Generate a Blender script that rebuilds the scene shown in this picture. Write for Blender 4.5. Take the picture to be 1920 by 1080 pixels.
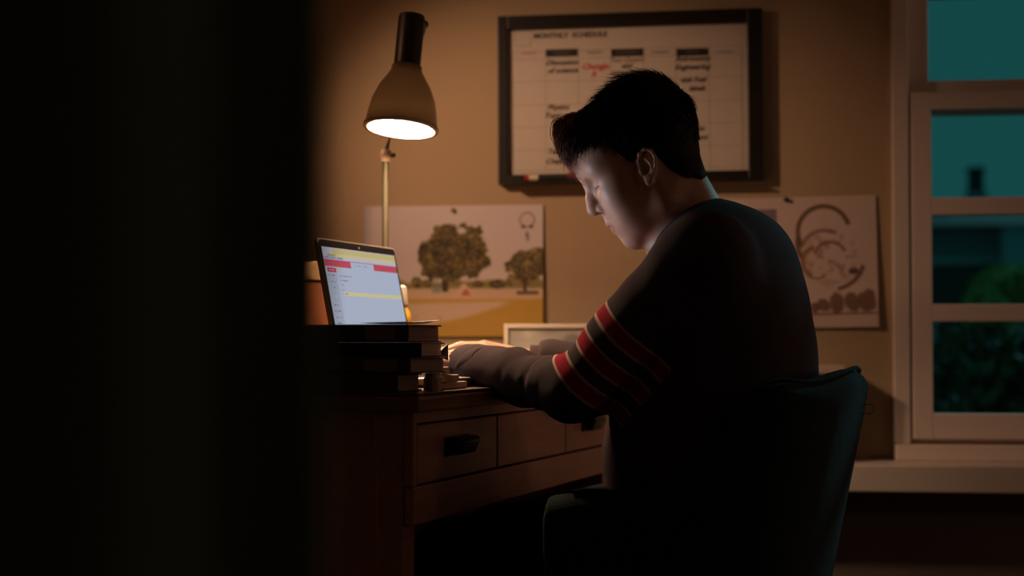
import bpy, bmesh, math, random
import numpy as np
from mathutils import Matrix, Vector

for _o in list(bpy.data.objects):
    bpy.data.objects.remove(_o, do_unlink=True)
SC = bpy.context.scene
COL = SC.collection
random.seed(7)
RNG = np.random.default_rng(7)

# ------------------------------------------------------------------ camera
FPX = 2800.0                      # focal length in pixels of the 1920 wide frame
CAM_Z = 0.807
YAW = math.radians(7.0)           # the camera is turned a little to the left of the wall's normal
PITCH = math.radians(1.5)
HORIZON = 645.0
SHIFT_PX = (HORIZON - 540.0) - FPX * math.tan(PITCH)
cam_data = bpy.data.cameras.new('camera')
cam = bpy.data.objects.new('camera', cam_data)
COL.objects.link(cam)
cam.location = (0, 0, CAM_Z)
cam.rotation_euler = (math.pi / 2 + PITCH, 0, YAW)
cam_data.sensor_width = 36.0
cam_data.lens = FPX * 36.0 / 1920.0
cam_data.shift_y = SHIFT_PX / 1920.0
cam_data.clip_start = 0.02
cam_data.dof.use_dof = True
cam_data.dof.focus_distance = 2.27
cam_data.dof.aperture_fstop = 2.5
SC.camera = cam

# ------------------------------------------------------------------ world, moon, exposure
world = bpy.data.worlds.new('night_sky')
SC.world = world
world.use_nodes = True
wn = world.node_tree
wn.nodes.clear()
wo = wn.nodes.new('ShaderNodeOutputWorld')
wb = wn.nodes.new('ShaderNodeBackground')
wb.inputs['Color'].default_value = (0.0075, 0.066, 0.066, 1)
wb.inputs['Strength'].default_value = 1.0
wn.links.new(wb.outputs[0], wo.inputs[0])

sun_d = bpy.data.lights.new('moonlight', 'SUN')
sun_d.color = (0.28, 0.92, 1.0)
sun_d.energy = 0.6
sun_d.angle = math.radians(3.0)
sun = bpy.data.objects.new('moonlight', sun_d)
COL.objects.link(sun)
SUN_DIR = Vector((-0.49, -0.76, -0.53)).normalized()     # direction the moonlight travels, in through the window
sun.rotation_euler = SUN_DIR.to_track_quat('-Z', 'Y').to_euler()
sun.location = (3, 6, 5)

SC.view_settings.view_transform = 'Standard'
SC.view_settings.look = 'None'
SC.view_settings.exposure = 0.0
SC.view_settings.gamma = 1.0
SC.view_settings.use_curve_mapping = False
SC.cycles.use_denoising = True
SC.cycles.max_bounces = 8
SC.cycles.diffuse_bounces = 5
SC.cycles.caustics_reflective = False
SC.cycles.caustics_refractive = False
SC.cycles.sample_clamp_indirect = 4.0

# ------------------------------------------------------------------ coordinates
_s, _c = math.sin(YAW), math.cos(YAW)
def W(xr, d, z=0.0):
    """(metres to the right of the camera, metres ahead of it, height) -> world"""
    return Vector((xr * _c - d * _s, xr * _s + d * _c, z))
def Wn(P):
    P = np.asarray(P, float)
    return np.stack([P[..., 0] * _c - P[..., 1] * _s, P[..., 0] * _s + P[..., 1] * _c, P[..., 2]], -1)
WALL_Y = 3.275
def ray(px, py):
    x = (px - 960) / FPX
    y = (540 - py + SHIFT_PX) / FPX
    f = math.cos(PITCH) - y * math.sin(PITCH)
    u = math.sin(PITCH) + y * math.cos(PITCH)
    return Vector((x * _c - f * _s, x * _s + f * _c, u))
def on_wall(px, py, y=None):
    """where a sight line meets the plane y = const (the back wall)"""
    y = WALL_Y if y is None else y
    r = ray(px, py)
    t = y / r.y
    return (r.x * t, CAM_Z + r.z * t)
UA = math.radians(69.6) + YAW      # the desk's long axis
DN = W(-0.1355, 2.05)
DU = Vector((math.cos(UA), math.sin(UA), 0))
DV = Vector((-math.sin(UA), math.cos(UA), 0))
DESK_Z = 0.735
def D(u, v, z=DESK_Z):
    """a spot on the desk: u along its front edge, v in from the front edge"""
    p = DN + DU * u + DV * v
    return Vector((p.x, p.y, z))

# ------------------------------------------------------------------ materials
def lin(c):
    c = [x / 255.0 for x in c]
    return tuple(x / 12.92 if x <= 0.04045 else ((x + 0.055) / 1.055) ** 2.4 for x in c)
_M = {}
def mat(name, col, rough=0.6, metal=0.0, var=0.12, scale=6.0, bump=0.0, bscale=40.0, stretch=None, sheen=0.0, spec=None, attr=None, sss=0.0, trans=0.0):
    """a principled material with noise in its colour and relief; col is linear rgb, attr a colour attribute used instead"""
    if name in _M:
        return _M[name]
    m = bpy.data.materials.new(name)
    m.use_nodes = True
    nt = m.node_tree
    b = nt.nodes['Principled BSDF']
    b.inputs['Roughness'].default_value = rough
    b.inputs['Metallic'].default_value = metal
    if spec is not None:
        b.inputs['Specular IOR Level'].default_value = spec
    if sheen:
        b.inputs['Sheen Weight'].default_value = sheen
        b.inputs['Sheen Roughness'].default_value = 0.4
    if sss:
        b.inputs['Subsurface Weight'].default_value = sss
        b.inputs['Subsurface Radius'].default_value = (0.012, 0.005, 0.003)
        b.inputs['Subsurface Scale'].default_value = 0.6
    if trans:
        b.inputs['Transmission Weight'].default_value = trans
    tc = nt.nodes.new('ShaderNodeTexCoord')
    mp = nt.nodes.new('ShaderNodeMapping')
    nt.links.new(tc.outputs['Object'], mp.inputs['Vector'])
    if stretch:
        mp.inputs['Scale'].default_value = stretch
    nz = nt.nodes.new('ShaderNodeTexNoise')
    nz.inputs['Scale'].default_value = scale
    nz.inputs['Detail'].default_value = 5
    nt.links.new(mp.outputs[0], nz.inputs['Vector'])
    mr = nt.nodes.new('ShaderNodeMapRange')
    mr.inputs['To Min'].default_value = 1 - var
    mr.inputs['To Max'].default_value = 1 + var
    nt.links.new(nz.outputs['Fac'], mr.inputs['Value'])
    mx = nt.nodes.new('ShaderNodeVectorMath')
    mx.operation = 'SCALE'
    if attr:
        at = nt.nodes.new('ShaderNodeAttribute')
        at.attribute_name = attr
        nt.links.new(at.outputs['Color'], mx.inputs[0])
    else:
        mx.inputs[0].default_value = col
    nt.links.new(mr.outputs[0], mx.inputs['Scale'])
    nt.links.new(mx.outputs[0], b.inputs['Base Color'])
    if bump:
        n2 = nt.nodes.new('ShaderNodeTexNoise')
        n2.inputs['Scale'].default_value = bscale
        n2.inputs['Detail'].default_value = 3
        nt.links.new(mp.outputs[0], n2.inputs['Vector'])
        bp = nt.nodes.new('ShaderNodeBump')
        bp.inputs['Strength'].default_value = bump
        bp.inputs['Distance'].default_value = 0.004
        nt.links.new(n2.outputs['Fac'], bp.inputs['Height'])
        nt.links.new(bp.outputs[0], b.inputs['Normal'])
    _M[name] = m
    return m
def emit(name, col, strength, attr=None):
    m = bpy.data.materials.new(name)
    m.use_nodes = True
    nt = m.node_tree
    nt.nodes.clear()
    o = nt.nodes.new('ShaderNodeOutputMaterial')
    e = nt.nodes.new('ShaderNodeEmission')
    e.inputs['Strength'].default_value = strength
    if attr:
        at = nt.nodes.new('ShaderNodeAttribute')
        at.attribute_name = attr
        nt.links.new(at.outputs['Color'], e.inputs['Color'])
    else:
        e.inputs['Color'].default_value = (*col, 1)
    nt.links.new(e.outputs[0], o.inputs[0])
    return m
def glass_pane():
    m = bpy.data.materials.new('window_glass')
    m.use_nodes = True
    nt = m.node_tree
    nt.nodes.clear()
    o = nt.nodes.new('ShaderNodeOutputMaterial')
    t = nt.nodes.new('ShaderNodeBsdfTransparent')
    t.inputs['Color'].default_value = (0.93, 0.97, 0.96, 1)
    g = nt.nodes.new('ShaderNodeBsdfGlossy')
    g.inputs['Roughness'].default_value = 0.03
    fr = nt.nodes.new('ShaderNodeFresnel')
    fr.inputs['IOR'].default_value = 1.3
    mx = nt.nodes.new('ShaderNodeMixShader')
    nt.links.new(fr.outputs[0], mx.inputs[0])
    nt.links.new(t.outputs[0], mx.inputs[1])
    nt.links.new(g.outputs[0], mx.inputs[2])
    nt.links.new(mx.outputs[0], o.inputs[0])
    return m

# ------------------------------------------------------------------ object helpers
def link(name, data, parent=None, loc=(0, 0, 0), rz=0.0):
    o = bpy.data.objects.new(name, data)
    COL.objects.link(o)
    o.location = loc
    o.rotation_euler = (0, 0, rz)
    if parent:
        o.parent = parent
    return o
def tag(o, label, cat, group=None):
    o['label'] = label
    o['category'] = cat
    if group:
        o['group'] = group
    return o
def thing(name, label, cat, loc=(0, 0, 0), rz=0.0, group=None):
    o = link(name, None, None, loc, rz)
    o.empty_display_size = 0.05
    return tag(o, label, cat, group)
def struct(o):
    o['kind'] = 'structure'
    return o
def mesh(name, V, Fs, m=None, smooth=False):
    me = bpy.data.meshes.new(name)
    me.from_pydata([tuple(map(float, v)) for v in V], [], [tuple(map(int, f)) for f in Fs])
    me.validate()
    if m:
        me.materials.append(m)
    if smooth:
        me.polygons.foreach_set('use_smooth', [True] * len(me.polygons))
    me.update()
    return me
def bm_mesh(name, bm, m=None, smooth=False):
    me = bpy.data.meshes.new(name)
    bmesh.ops.recalc_face_normals(bm, faces=bm.faces[:])
    bm.to_mesh(me)
    bm.free()
    if m:
        me.materials.append(m)
    if smooth:
        me.polygons.foreach_set('use_smooth', [True] * len(me.polygons))
    return me
def bm_box(bm, lo, hi, bev=0.0, seg=2, M=None):
    r = bmesh.ops.create_cube(bm, size=1.0)
    vs = r['verts']
    for v in vs:
        v.co = Vector([lo[i] + (v.co[i] + 0.5) * (hi[i] - lo[i]) for i in range(3)])
    if bev:
        es = list({e for v in vs for e in v.link_edges})
        g = bmesh.ops.bevel(bm, geom=es, offset=bev, segments=seg, profile=0.5, affect='EDGES')
        vs = list({v for f in g['faces'] for v in f.verts} | {v for v in vs if v.is_valid})
    if M is not None:
        bmesh.ops.transform(bm, matrix=M, verts=[v for v in vs if v.is_valid])
def box(name, lo, hi, m, parent=None, bev=0.0015, loc=(0, 0, 0), rz=0.0, seg=2):
    bm = bmesh.new()
    bm_box(bm, lo, hi, bev, seg)
    return link(name, bm_mesh(name, bm, m), parent, loc, rz)
def bm_lathe(bm, prof, n=32, M=None):
    """profile of (radius, height) turned about z"""
    rings = []
    for r, z in prof:
        if r < 1e-6:
            rings.append([bm.verts.new((0, 0, z))])
        else:
            rings.append([bm.verts.new((r * math.cos(2 * math.pi * i / n), r * math.sin(2 * math.pi * i / n), z)) for i in range(n)])
    for a, b in zip(rings, rings[1:]):
        for i in range(n):
            j = (i + 1) % n
            if len(a) == 1 and len(b) == 1:
                continue
            if len(a) == 1:
                bm.faces.new((a[0], b[i], b[j]))
            elif len(b) == 1:
                bm.faces.new((a[i], b[0], a[j]))
            else:
                bm.faces.new((a[i], b[i], b[j], a[j]))
    if M is not None:
        bmesh.ops.transform(bm, matrix=M, verts=[v for r in rings for v in r])
def lathe(name, prof, m, parent=None, n=32, loc=(0, 0, 0), M=None, smooth=True):
    bm = bmesh.new()
    bm_lathe(bm, prof, n, M)
    o = link(name, bm_mesh(name, bm, m, smooth), parent, loc)
    if smooth:
        sharp(o)
    return o
def sharp(o, ang=40):
    me = o.data
    bm = bmesh.new()
    bm.from_mesh(me)
    for e in bm.edges:
        if len(e.link_faces) == 2 and e.calc_face_angle(0) > math.radians(ang):
            e.smooth = False
    bm.to_mesh(me)
    bm.free()
def bm_tube(bm, pts, rad, n=10, cap=True):
    pts = [Vector(p) for p in pts]
    rads = rad if isinstance(rad, (list, tuple)) else [rad] * len(pts)
    rings = []
    up = Vector((0.13, 0.37, 0.92))
    for i, p in enumerate(pts):
        t = (pts[min(i + 1, len(pts) - 1)] - pts[max(i - 1, 0)]).normalized()
        a = t.cross(up)
        if a.length < 1e-3:
            a = t.cross(Vector((1, 0, 0)))
        a.normalize()
        b = t.cross(a)
        rings.append([bm.verts.new(p + (a * math.cos(2 * math.pi * k / n) + b * math.sin(2 * math.pi * k / n)) * rads[i]) for k in range(n)])
    for r0, r1 in zip(rings, rings[1:]):
        for k in range(n):
            j = (k + 1) % n
            bm.faces.new((r0[k], r0[j], r1[j], r1[k]))
    if cap:
        bm.faces.new(rings[0][::-1])
        bm.faces.new(rings[-1])
def tube(name, pts, rad, m, parent=None, n=10, loc=(0, 0, 0)):
    bm = bmesh.new()
    bm_tube(bm, pts, rad, n)
    o = link(name, bm_mesh(name, bm, m, True), parent, loc)
    sharp(o)
    return o
def text_mesh(name, s, size, m, shear=0.0, align='CENTER', bold=0.0):
    cu = bpy.data.curves.new(name, 'FONT')
    cu.body = s
    cu.size = size
    cu.shear = shear
    cu.align_x = align
    cu.align_y = 'CENTER'
    cu.offset = bold
    cu.resolution_u = 3
    o = bpy.data.objects.new(name, cu)
    COL.objects.link(o)
    dg = bpy.context.evaluated_depsgraph_get()
    me = bpy.data.meshes.new_from_object(o.evaluated_get(dg))
    bpy.data.objects.remove(o, do_unlink=True)
    bpy.data.curves.remove(cu)
    if bold and any(max(abs(c) for c in v.co) > size * (len(s) + 2) for v in me.vertices):
        return text_mesh(name, s, size, m, shear, align, 0.0)      # the thickened outline folded over itself
    me.name = name
    me.materials.clear()
    me.materials.append(m)
    return me
def set_col(me, cols):
    a = me.color_attributes.new('Col', 'FLOAT_COLOR', 'POINT')
    c = np.ones((len(me.vertices), 4), np.float32)
    c[:, :3] = cols
    a.data.foreach_set('color', c.ravel())
def tolin(c):
    c = np.asarray(c, float) / 255.0
    return np.where(c <= 0.04045, c / 12.92, ((c + 0.055) / 1.055) ** 2.4)
def sheet(name, w, h, nx, ny, colf, m, thick=0.0006, curl=None):
    """a printed sheet in the xz plane, print facing -y: colf(s, t) with s to the right, t down -> srgb"""
    s, t = np.meshgrid(np.linspace(0, 1, nx), np.linspace(0, 1, ny))
    s, t = s.ravel(), t.ravel()
    y = np.zeros_like(s) if curl is None else curl(s, t)
    A = np.stack([s * w, y - thick, h * (1 - t)], 1)
    B = np.stack([s * w, y, h * (1 - t)], 1)
    n = nx * ny
    idx = np.arange(n).reshape(ny, nx)
    q = np.stack([idx[:-1, :-1], idx[1:, :-1], idx[1:, 1:], idx[:-1, 1:]], -1).reshape(-1, 4)
    Fs = np.concatenate([q, q[:, ::-1] + n])
    ring = np.concatenate([idx[0, :], idx[1:, -1], idx[-1, -2::-1], idx[-2:0:-1, 0]])
    side = np.stack([ring, np.roll(ring, -1), np.roll(ring, -1) + n, ring + n], -1)
    Fs = np.concatenate([Fs, side])
    me = mesh(name, np.concatenate([A, B]), Fs, m)
    c = tolin(colf(s, t))
    set_col(me, np.concatenate([c, np.full((n, 3), 0.6)]))
    return me
def vnoise(x, y, seed=0):
    """smooth value noise, 0..1"""
    r = np.random.default_rng(seed).random((64, 64))
    xi, yi = np.floor(x).astype(int), np.floor(y).astype(int)
    fx, fy = x - xi, y - yi
    fx, fy = fx * fx * (3 - 2 * fx), fy * fy * (3 - 2 * fy)
    g = lambda a, b: r[a % 64, b % 64]
    return (g(xi, yi) * (1 - fx) + g(xi + 1, yi) * fx) * (1 - fy) + (g(xi, yi + 1) * (1 - fx) + g(xi + 1, yi + 1) * fx) * fy
def fbm(x, y, seed=0):
    return (vnoise(x, y, seed) + 0.5 * vnoise(2 * x, 2 * y, seed + 1) + 0.25 * vnoise(4 * x, 4 * y, seed + 2)) / 1.75

# ------------------------------------------------------------------ solid modelling: distance fields meshed with surface nets
class Field:
    """smooth union of rounded cones and ellipsoids; order of adding matters for cuts"""
    def __init__(self):
        self.p = []
        self.post = None
    def cone(self, a, b, ra, rb, k=0.01, cut=False):
        a, b = np.asarray(a, float), np.asarray(b, float)
        ab = b - a
        L = max(float(ab @ ab), 1e-12)
        def f(P):
            t = np.clip(((P - a) @ ab) / L, 0, 1)
            q = P - a - t[:, None] * ab
            return np.sqrt((q * q).sum(1)) - (ra + t * (rb - ra))
        self.p.append((f, k, cut))
    def chain(self, pts, rads, k=0.01, cut=False):
        for i in range(len(pts) - 1):
            self.cone(pts[i], pts[i + 1], rads[i], rads[i + 1], k, cut)
    def ell(self, c, r, k=0.01, cut=False, R=None):
        c, r = np.asarray(c, float), np.asarray(r, float)
        def f(P):
            q = P - c
            if R is not None:
                q = q @ R                     # columns of R: the ellipsoid's axes
            a = q / r
            k0 = np.sqrt((a * a).sum(1))
            g = q / (r * r)
            k1 = np.sqrt((g * g).sum(1)) + 1e-9
            return np.where(k0 < 0.05, (k0 - 1) * r.min(), k0 * (k0 - 1) / k1)
        self.p.append((f, k, cut))
    def ev(self, P, use=None):
        d = np.full(len(P), 1e3)
        for f, k, cut in (self.p if use is None else use):
            b = f(P)
            if cut:
                b = -b
                h = np.maximum(k - np.abs(d - b), 0) / k
                d = np.maximum(d, b) + h * h * k * 0.25
            else:
                h = np.maximum(k - np.abs(d - b), 0) / k
                d = np.minimum(d, b) - h * h * k * 0.25
        if self.post:
            d = self.post(P, d)
        return d
    def mesh(self, lo, hi, h, smooth=2, B=12):
        lo, hi = np.asarray(lo, float), np.asarray(hi, float)
        nb = np.ceil((hi - lo) / (h * B)).astype(int)
        gi = np.stack(np.meshgrid(*[np.arange(n) for n in nb], indexing='ij'), -1).reshape(-1, 3)
        ctr = lo + (gi + 0.5) * h * B
        R = h * B * 0.87
        D0 = np.abs(self.ev(ctr))
        act = gi[D0 < R * 1.45 + 0.008]
        o = np.stack(np.meshgrid(*[np.arange(B + 1)] * 3, indexing='ij'), -1).reshape(-1, 3)
        corner = np.array([[i, j, k] for i in (0, 1) for j in (0, 1) for k in (0, 1)])
        edges = [(a, b) for a in range(8) for b in range(a + 1, 8) if np.abs(corner[a] - corner[b]).sum() == 1]
        big = np.int64(1) << 20
        keyf = lambda c: (c[:, 0].astype(np.int64) * big + c[:, 1]) * big + c[:, 2]
        keys, verts, quads = [], [], []
        actc = lo + (act + 0.5) * h * B
        reach = np.stack([q[0](actc) < 2 * R * 1.6 + q[1] for q in self.p], 1)
        for bi, b in enumerate(act):
            base = b * B
            P = lo + (base + o) * h
            use = [self.p[i] for i in np.flatnonzero(reach[bi])]
            if not use or use[0][2]:
                use = self.p
            d = self.ev(P, use).reshape(B + 1, B + 1, B + 1)
            s = d < 0
            if s.all() or not s.any():
                continue
            cs = np.stack([s[i:B + i, j:B + j, k:B + k] for i, j, k in corner], -1)
            mixed = cs.any(-1) & ~cs.all(-1)
            ci = np.argwhere(mixed)
            if len(ci):
                dv = np.stack([d[ci[:, 0] + i, ci[:, 1] + j, ci[:, 2] + k] for i, j, k in corner], -1)
                acc = np.zeros((len(ci), 3))
                cnt = np.zeros(len(ci))
                for a, e in edges:
                    da, de = dv[:, a], dv[:, e]
                    x = (da < 0) != (de < 0)
                    t = np.where(x, da / np.where(x, da - de, 1), 0)
                    acc += np.where(x[:, None], corner[a] + t[:, None] * (corner[e] - corner[a]), 0)
                    cnt += x
                keys.append(keyf(ci + base + 4))
                verts.append(lo + (ci + base + acc / cnt[:, None]) * h)
            for ax in range(3):
                sl = [slice(0, B)] * 3
                s0 = s[tuple(sl)]
                sl[ax] = slice(1, B + 1)
                s1 = s[tuple(sl)]
                e = np.argwhere(s0 != s1)
                if not len(e):
                    continue
                fl = s0[e[:, 0], e[:, 1], e[:, 2]]
                a1, a2 = (ax + 1) % 3, (ax + 2) % 3
                d1, d2 = np.zeros(3, int), np.zeros(3, int)
                d1[a1] = 1
                d2[a2] = 1
                g = e + base + 4
                q = np.stack([keyf(g), keyf(g - d1), keyf(g - d1 - d2), keyf(g - d2)], 1)
                q[~fl] = q[~fl][:, ::-1]
                quads.append(q)
        keys, verts, quads = np.concatenate(keys), np.concatenate(verts), np.concatenate(quads)
        srt = np.argsort(keys)
        keys, verts = keys[srt], verts[srt]
        qi = np.clip(np.searchsorted(keys, quads), 0, len(keys) - 1)
        ok = (keys[qi] == quads).all(1)
        qi = qi[ok]
        ed = np.concatenate([qi[:, [0, 1]], qi[:, [1, 2]], qi[:, [2, 3]], qi[:, [3, 0]]])
        for _ in range(smooth):
            acc = np.zeros_like(verts)
            cnt = np.zeros(len(verts))
            for ax in range(3):
                acc[:, ax] = np.bincount(ed[:, 0], verts[ed[:, 1], ax], len(verts)) + np.bincount(ed[:, 1], verts[ed[:, 0], ax], len(verts))
            cnt = np.bincount(ed[:, 0], minlength=len(verts)) + np.bincount(ed[:, 1], minlength=len(verts))
            verts = np.where(cnt[:, None] > 0, 0.5 * verts + 0.5 * acc / np.maximum(cnt, 1)[:, None], verts)
        return verts, qi
def np_mesh(name, V, Q, m, smooth=True):
    me = bpy.data.meshes.new(name)
    me.vertices.add(len(V))
    me.vertices.foreach_set('co', np.ascontiguousarray(V, np.float32).ravel())
    n = len(Q)
    me.loops.add(n * 4)
    me.loops.foreach_set('vertex_index', np.ascontiguousarray(Q, np.int32).ravel())
    me.polygons.add(n)
    me.polygons.foreach_set('loop_start', np.arange(0, n * 4, 4, dtype=np.int32))
    me.polygons.foreach_set('use_smooth', np.ones(n, bool))
    me.update(calc_edges=True)
    me.validate()
    me.materials.append(m)
    return me
# ------------------------------------------------------------------ the room
m_wall = mat('wall_paint', (0.46, 0.35, 0.23), 0.85, var=0.05, scale=3, bump=0.08, bscale=120)
m_dark = m_wall
m_ceil = mat('ceiling_paint', (0.55, 0.48, 0.38), 0.9, var=0.04)
m_floor = mat('floor_wood', (0.055, 0.03, 0.018), 0.5, var=0.3, scale=5, stretch=(1, 12, 1))
m_trim = mat('white_trim_paint', (0.78, 0.69, 0.65), 0.45, var=0.05, scale=8)
m_skirt = mat('brown_panel', (0.24, 0.185, 0.17), 0.6, var=0.2, scale=6)
XL, XR, YF, ZC = -1.75, 2.35, -1.3, 2.55
WT = 0.16
wx0, wz_bot = on_wall(1676, 846)
_, wz0 = on_wall(1676, 862)
WIN_X0 = on_wall(1700, 600)[0]
WIN_X1 = WIN_X0 + 0.86
WIN_Z0 = on_wall(1750, 828)[1]
WIN_Z1 = WIN_Z0 + 1.30
def wall_with_hole():
    """back wall: one slab of eight blocks around the window opening"""
    bm = bmesh.new()
    xs, zs = [XL - WT, WIN_X0, WIN_X1, XR + WT], [0, WIN_Z0, WIN_Z1, ZC]
    V = {}
    for j, y in enumerate((WALL_Y, WALL_Y + WT)):
        for a, x in enumerate(xs):
            for b, z in enumerate(zs):
                V[a, b, j] = bm.verts.new((x, y, z))
    for a in range(3):
        for b in range(3):
            if (a, b) == (1, 1):
                continue
            bm.faces.new([V[a, b, 0], V[a + 1, b, 0], V[a + 1, b + 1, 0], V[a, b + 1, 0]])
            bm.faces.new([V[a, b, 1], V[a, b + 1, 1], V[a + 1, b + 1, 1], V[a + 1, b, 1]])
    ring = [(1, 1), (2, 1), (2, 2), (1, 2)]
    for p, q in zip(ring, ring[1:] + ring[:1]):
        bm.faces.new([V[p[0], p[1], 0], V[p[0], p[1], 1], V[q[0], q[1], 1], V[q[0], q[1], 0]])
    ring = [(0, 0), (1, 0), (2, 0), (3, 0), (3, 1), (3, 2), (3, 3), (2, 3), (1, 3), (0, 3), (0, 2), (0, 1)]
    for p, q in zip(ring, ring[1:] + ring[:1]):
        bm.faces.new([V[q[0], q[1], 0], V[q[0], q[1], 1], V[p[0], p[1], 1], V[p[0], p[1], 0]])
    return struct(link('wall_back', bm_mesh('wall_back', bm, m_wall)))
wall_with_hole()
struct(box('wall_left', (XL - WT, YF, 0), (XL, WALL_Y, ZC), m_dark, bev=0))
struct(box('wall_right', (XR, YF, 0), (XR + WT, WALL_Y, ZC), m_dark, bev=0))
struct(box('wall_front', (XL - WT, YF - WT, 0), (XR + WT, YF, ZC), m_dark, bev=0))
struct(box('ceiling', (XL - WT, YF - WT, ZC), (XR + WT, WALL_Y + WT, ZC + 0.12), m_ceil, bev=0))
fl = struct(box('floor', (XL - WT, YF - WT, -0.12), (XR + WT, WALL_Y + WT, -0.012), m_floor, bev=0))
bmP = bmesh.new()
bm_box(bmP, (0, 0, -0.012), (0.117, 1.18, 0), 0.0015, 1)
plank = bm_mesh('floor_plank', bmP, m_floor)
nx = int((XR - XL) / 0.119)
for i in range(nx):
    off = (i * 0.43) % 1.18
    y = YF - off
    while y < WALL_Y:
        if y >= YF - 0.001 and y + 1.18 <= WALL_Y:
            p = link('floor_plank', plank, fl, (XL + i * 0.119, y, 0))
        else:
            y0, y1 = max(y, YF), min(y + 1.18, WALL_Y)
            if y1 - y0 > 0.02:
                box('floor_plank', (0, 0, -0.012), (0.117, y1 - y0 - 0.002, 0), m_floor, fl, bev=0, loc=(XL + i * 0.119, y0, 0))
        y += 1.1815
# baseboard and the low dark panel under the ledge
lx0 = on_wall(1330, 862)[0]
LEDGE_TOP = on_wall(1750, 862)[1]
struct(box('baseboard_back', (XL, WALL_Y - 0.015, 0), (XR, WALL_Y, 0.09), m_skirt, bev=0.003))
struct(box('trim_1', (lx0, WALL_Y - 0.012, 0.09), (XR, WALL_Y, LEDGE_TOP - 0.056), m_skirt, bev=0))
lo_ = struct(box('trim_2', (lx0, WALL_Y - 0.155, LEDGE_TOP - 0.056), (XR, WALL_Y, LEDGE_TOP), m_trim, bev=0.004))

# window: casing, jamb, two sliding sashes with panes
def window():
    root = link('window_1', None, None, (WIN_X0, WALL_Y, WIN_Z0))
    struct(root)
    w, h = WIN_X1 - WIN_X0, WIN_Z1 - WIN_Z0
    cw = WIN_X0 - on_wall(1673, 600)[0]
    stool = LEDGE_TOP - WIN_Z0
    box('casing', (-cw, -0.022, stool + 0.034), (0.004, 0, h + 0.06), m_trim, root, 0.003)
    box('casing', (w - 0.004, -0.022, stool + 0.034), (w + cw, 0, h + 0.06), m_trim, root, 0.003)
    box('casing', (0.004, -0.022, h - 0.004), (w - 0.004, 0, h + 0.06), m_trim, root, 0.003)
    box('stool', (-cw, -0.045, stool), (w + cw, 0, stool + 0.034), m_trim, root, 0.004)
    for x0, x1 in ((0, 0.008), (w - 0.008, w)):
        box('jamb', (x0, 0, 0), (x1, WT, h), m_trim, root, 0)
    box('jamb', (0.008, 0, h - 0.012), (w - 0.008, WT, h), m_trim, root, 0)
    box('sill', (0.008, 0, -0.001), (w - 0.008, WT + 0.04, 0.006), m_trim, root, 0.002)
    gm = glass_pane()
    zr = lambda py: on_wall(1760, py, WALL_Y - 0.018)[1] - WIN_Z0
    xl = on_wall(1748, 500, WALL_Y - 0.018)[0] - WIN_X0
    def sash(y0, z_rows, zlo, zhi, name):
        """z_rows: (bottom, top) of every row of glass"""
        s = link(name, None, root, (0, y0, 0))
        x0, x1 = 0.009, w - 0.009
        t = 0.034
        box('stile', (x0, 0, zlo), (xl, t, zhi), m_trim, s, 0.003)
        box('stile', (w - xl, 0, zlo), (x1, t, zhi), m_trim, s, 0.003)
        bars = [zlo] + [z for r in z_rows for z in r] + [zhi]
        for k in range(0, len(bars), 2):
            nm = 'rail' if k in (0, len(bars) - 2) else 'muntin'
            box(nm, (xl - 0.002, 0.001, bars[k]), (w - xl + 0.002, t - 0.001, bars[k + 1]), m_trim, s, 0.003)
        xm = w / 2
        for a, b in z_rows:
            box('muntin', (xm - 0.016, 0.001, a - 0.001), (xm + 0.016, t - 0.001, b + 0.001), m_trim, s, 0.003)
            for p, q in ((xl - 0.004, xm - 0.014), (xm + 0.014, w - xl + 0.004)):
                box('pane', (p, t * 0.5 - 0.002, a - 0.004), (q, t * 0.5 + 0.002, b + 0.004), gm, s, 0)
    r1 = (zr(775), zr(603))
    r2 = (zr(570), zr(403))
    r3 = (zr(370), zr(205))
    top_low = zr(172)
    sash(-0.020, [r1, r2, r3], 0.006, top_low, 'lower_sash')
    b0 = zr(148)
    rows = [(b0 + 0.003 + i * 0.215, b0 + 0.003 + i * 0.215 + 0.18) for i in range(3)]
    sash(0.016, rows, top_low - 0.045, h - 0.012, 'upper_sash')
window()

# ------------------------------------------------------------------ the garden outside
m_leaf = mat('garden_leaf', (0.07, 0.09, 0.05), 0.7, var=0.5, scale=3)
m_leaf2 = mat('garden_leaf_pale', (0.42, 0.42, 0.15), 0.7, var=0.5, scale=3)
m_bark = mat('garden_bark', (0.05, 0.04, 0.03), 0.8, var=0.3)
m_house = mat('neighbour_render', (0.35, 0.36, 0.44), 0.8, var=0.15, scale=2)
m_roof = mat('neighbour_roof', (0.035, 0.04, 0.045), 0.8, var=0.2, scale=4)
def leaf_ball(name, parts, m, parent, n, size, seed):
    """a crown of single leaves scattered over a few ellipsoids"""
    r = np.random.default_rng(seed)
    V, Fs = [], []
    for c, rad, share in parts:
        for _ in range(int(n * share)):
            p = r.normal(size=3)
            p /= np.linalg.norm(p)
            p = np.asarray(c) + p * np.asarray(rad) * r.uniform(0.55, 1.05)
            a = r.normal(size=3)
            a /= np.linalg.norm(a)
            b = np.cross(a, r.normal(size=3))
            b /= np.linalg.norm(b)
            s = size * r.uniform(0.6, 1.3)
            i = len(V)
            V += [p - a * s, p + b * s * 0.45, p + a * s, p - b * s * 0.45]
            Fs += [(i, i + 1, i + 2, i + 3)]
    o = link(name, mesh(name, V, Fs, m), parent)
    o['kind'] = 'stuff'
    return o
def tree(loc, trunk_h, crown, label, m, n, size, seed):
    t = thing('garden_tree', label, 'tree', loc)
    tube('trunk', [(0, 0, -0.02), (0.02, 0.01, trunk_h * 0.5), (-0.01, 0.03, trunk_h)], [0.09, 0.07, 0.045], m_bark, t, 8)
    leaf_ball('crown', crown, m, t, n, size, seed)
    return t
gz = -1.6
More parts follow.
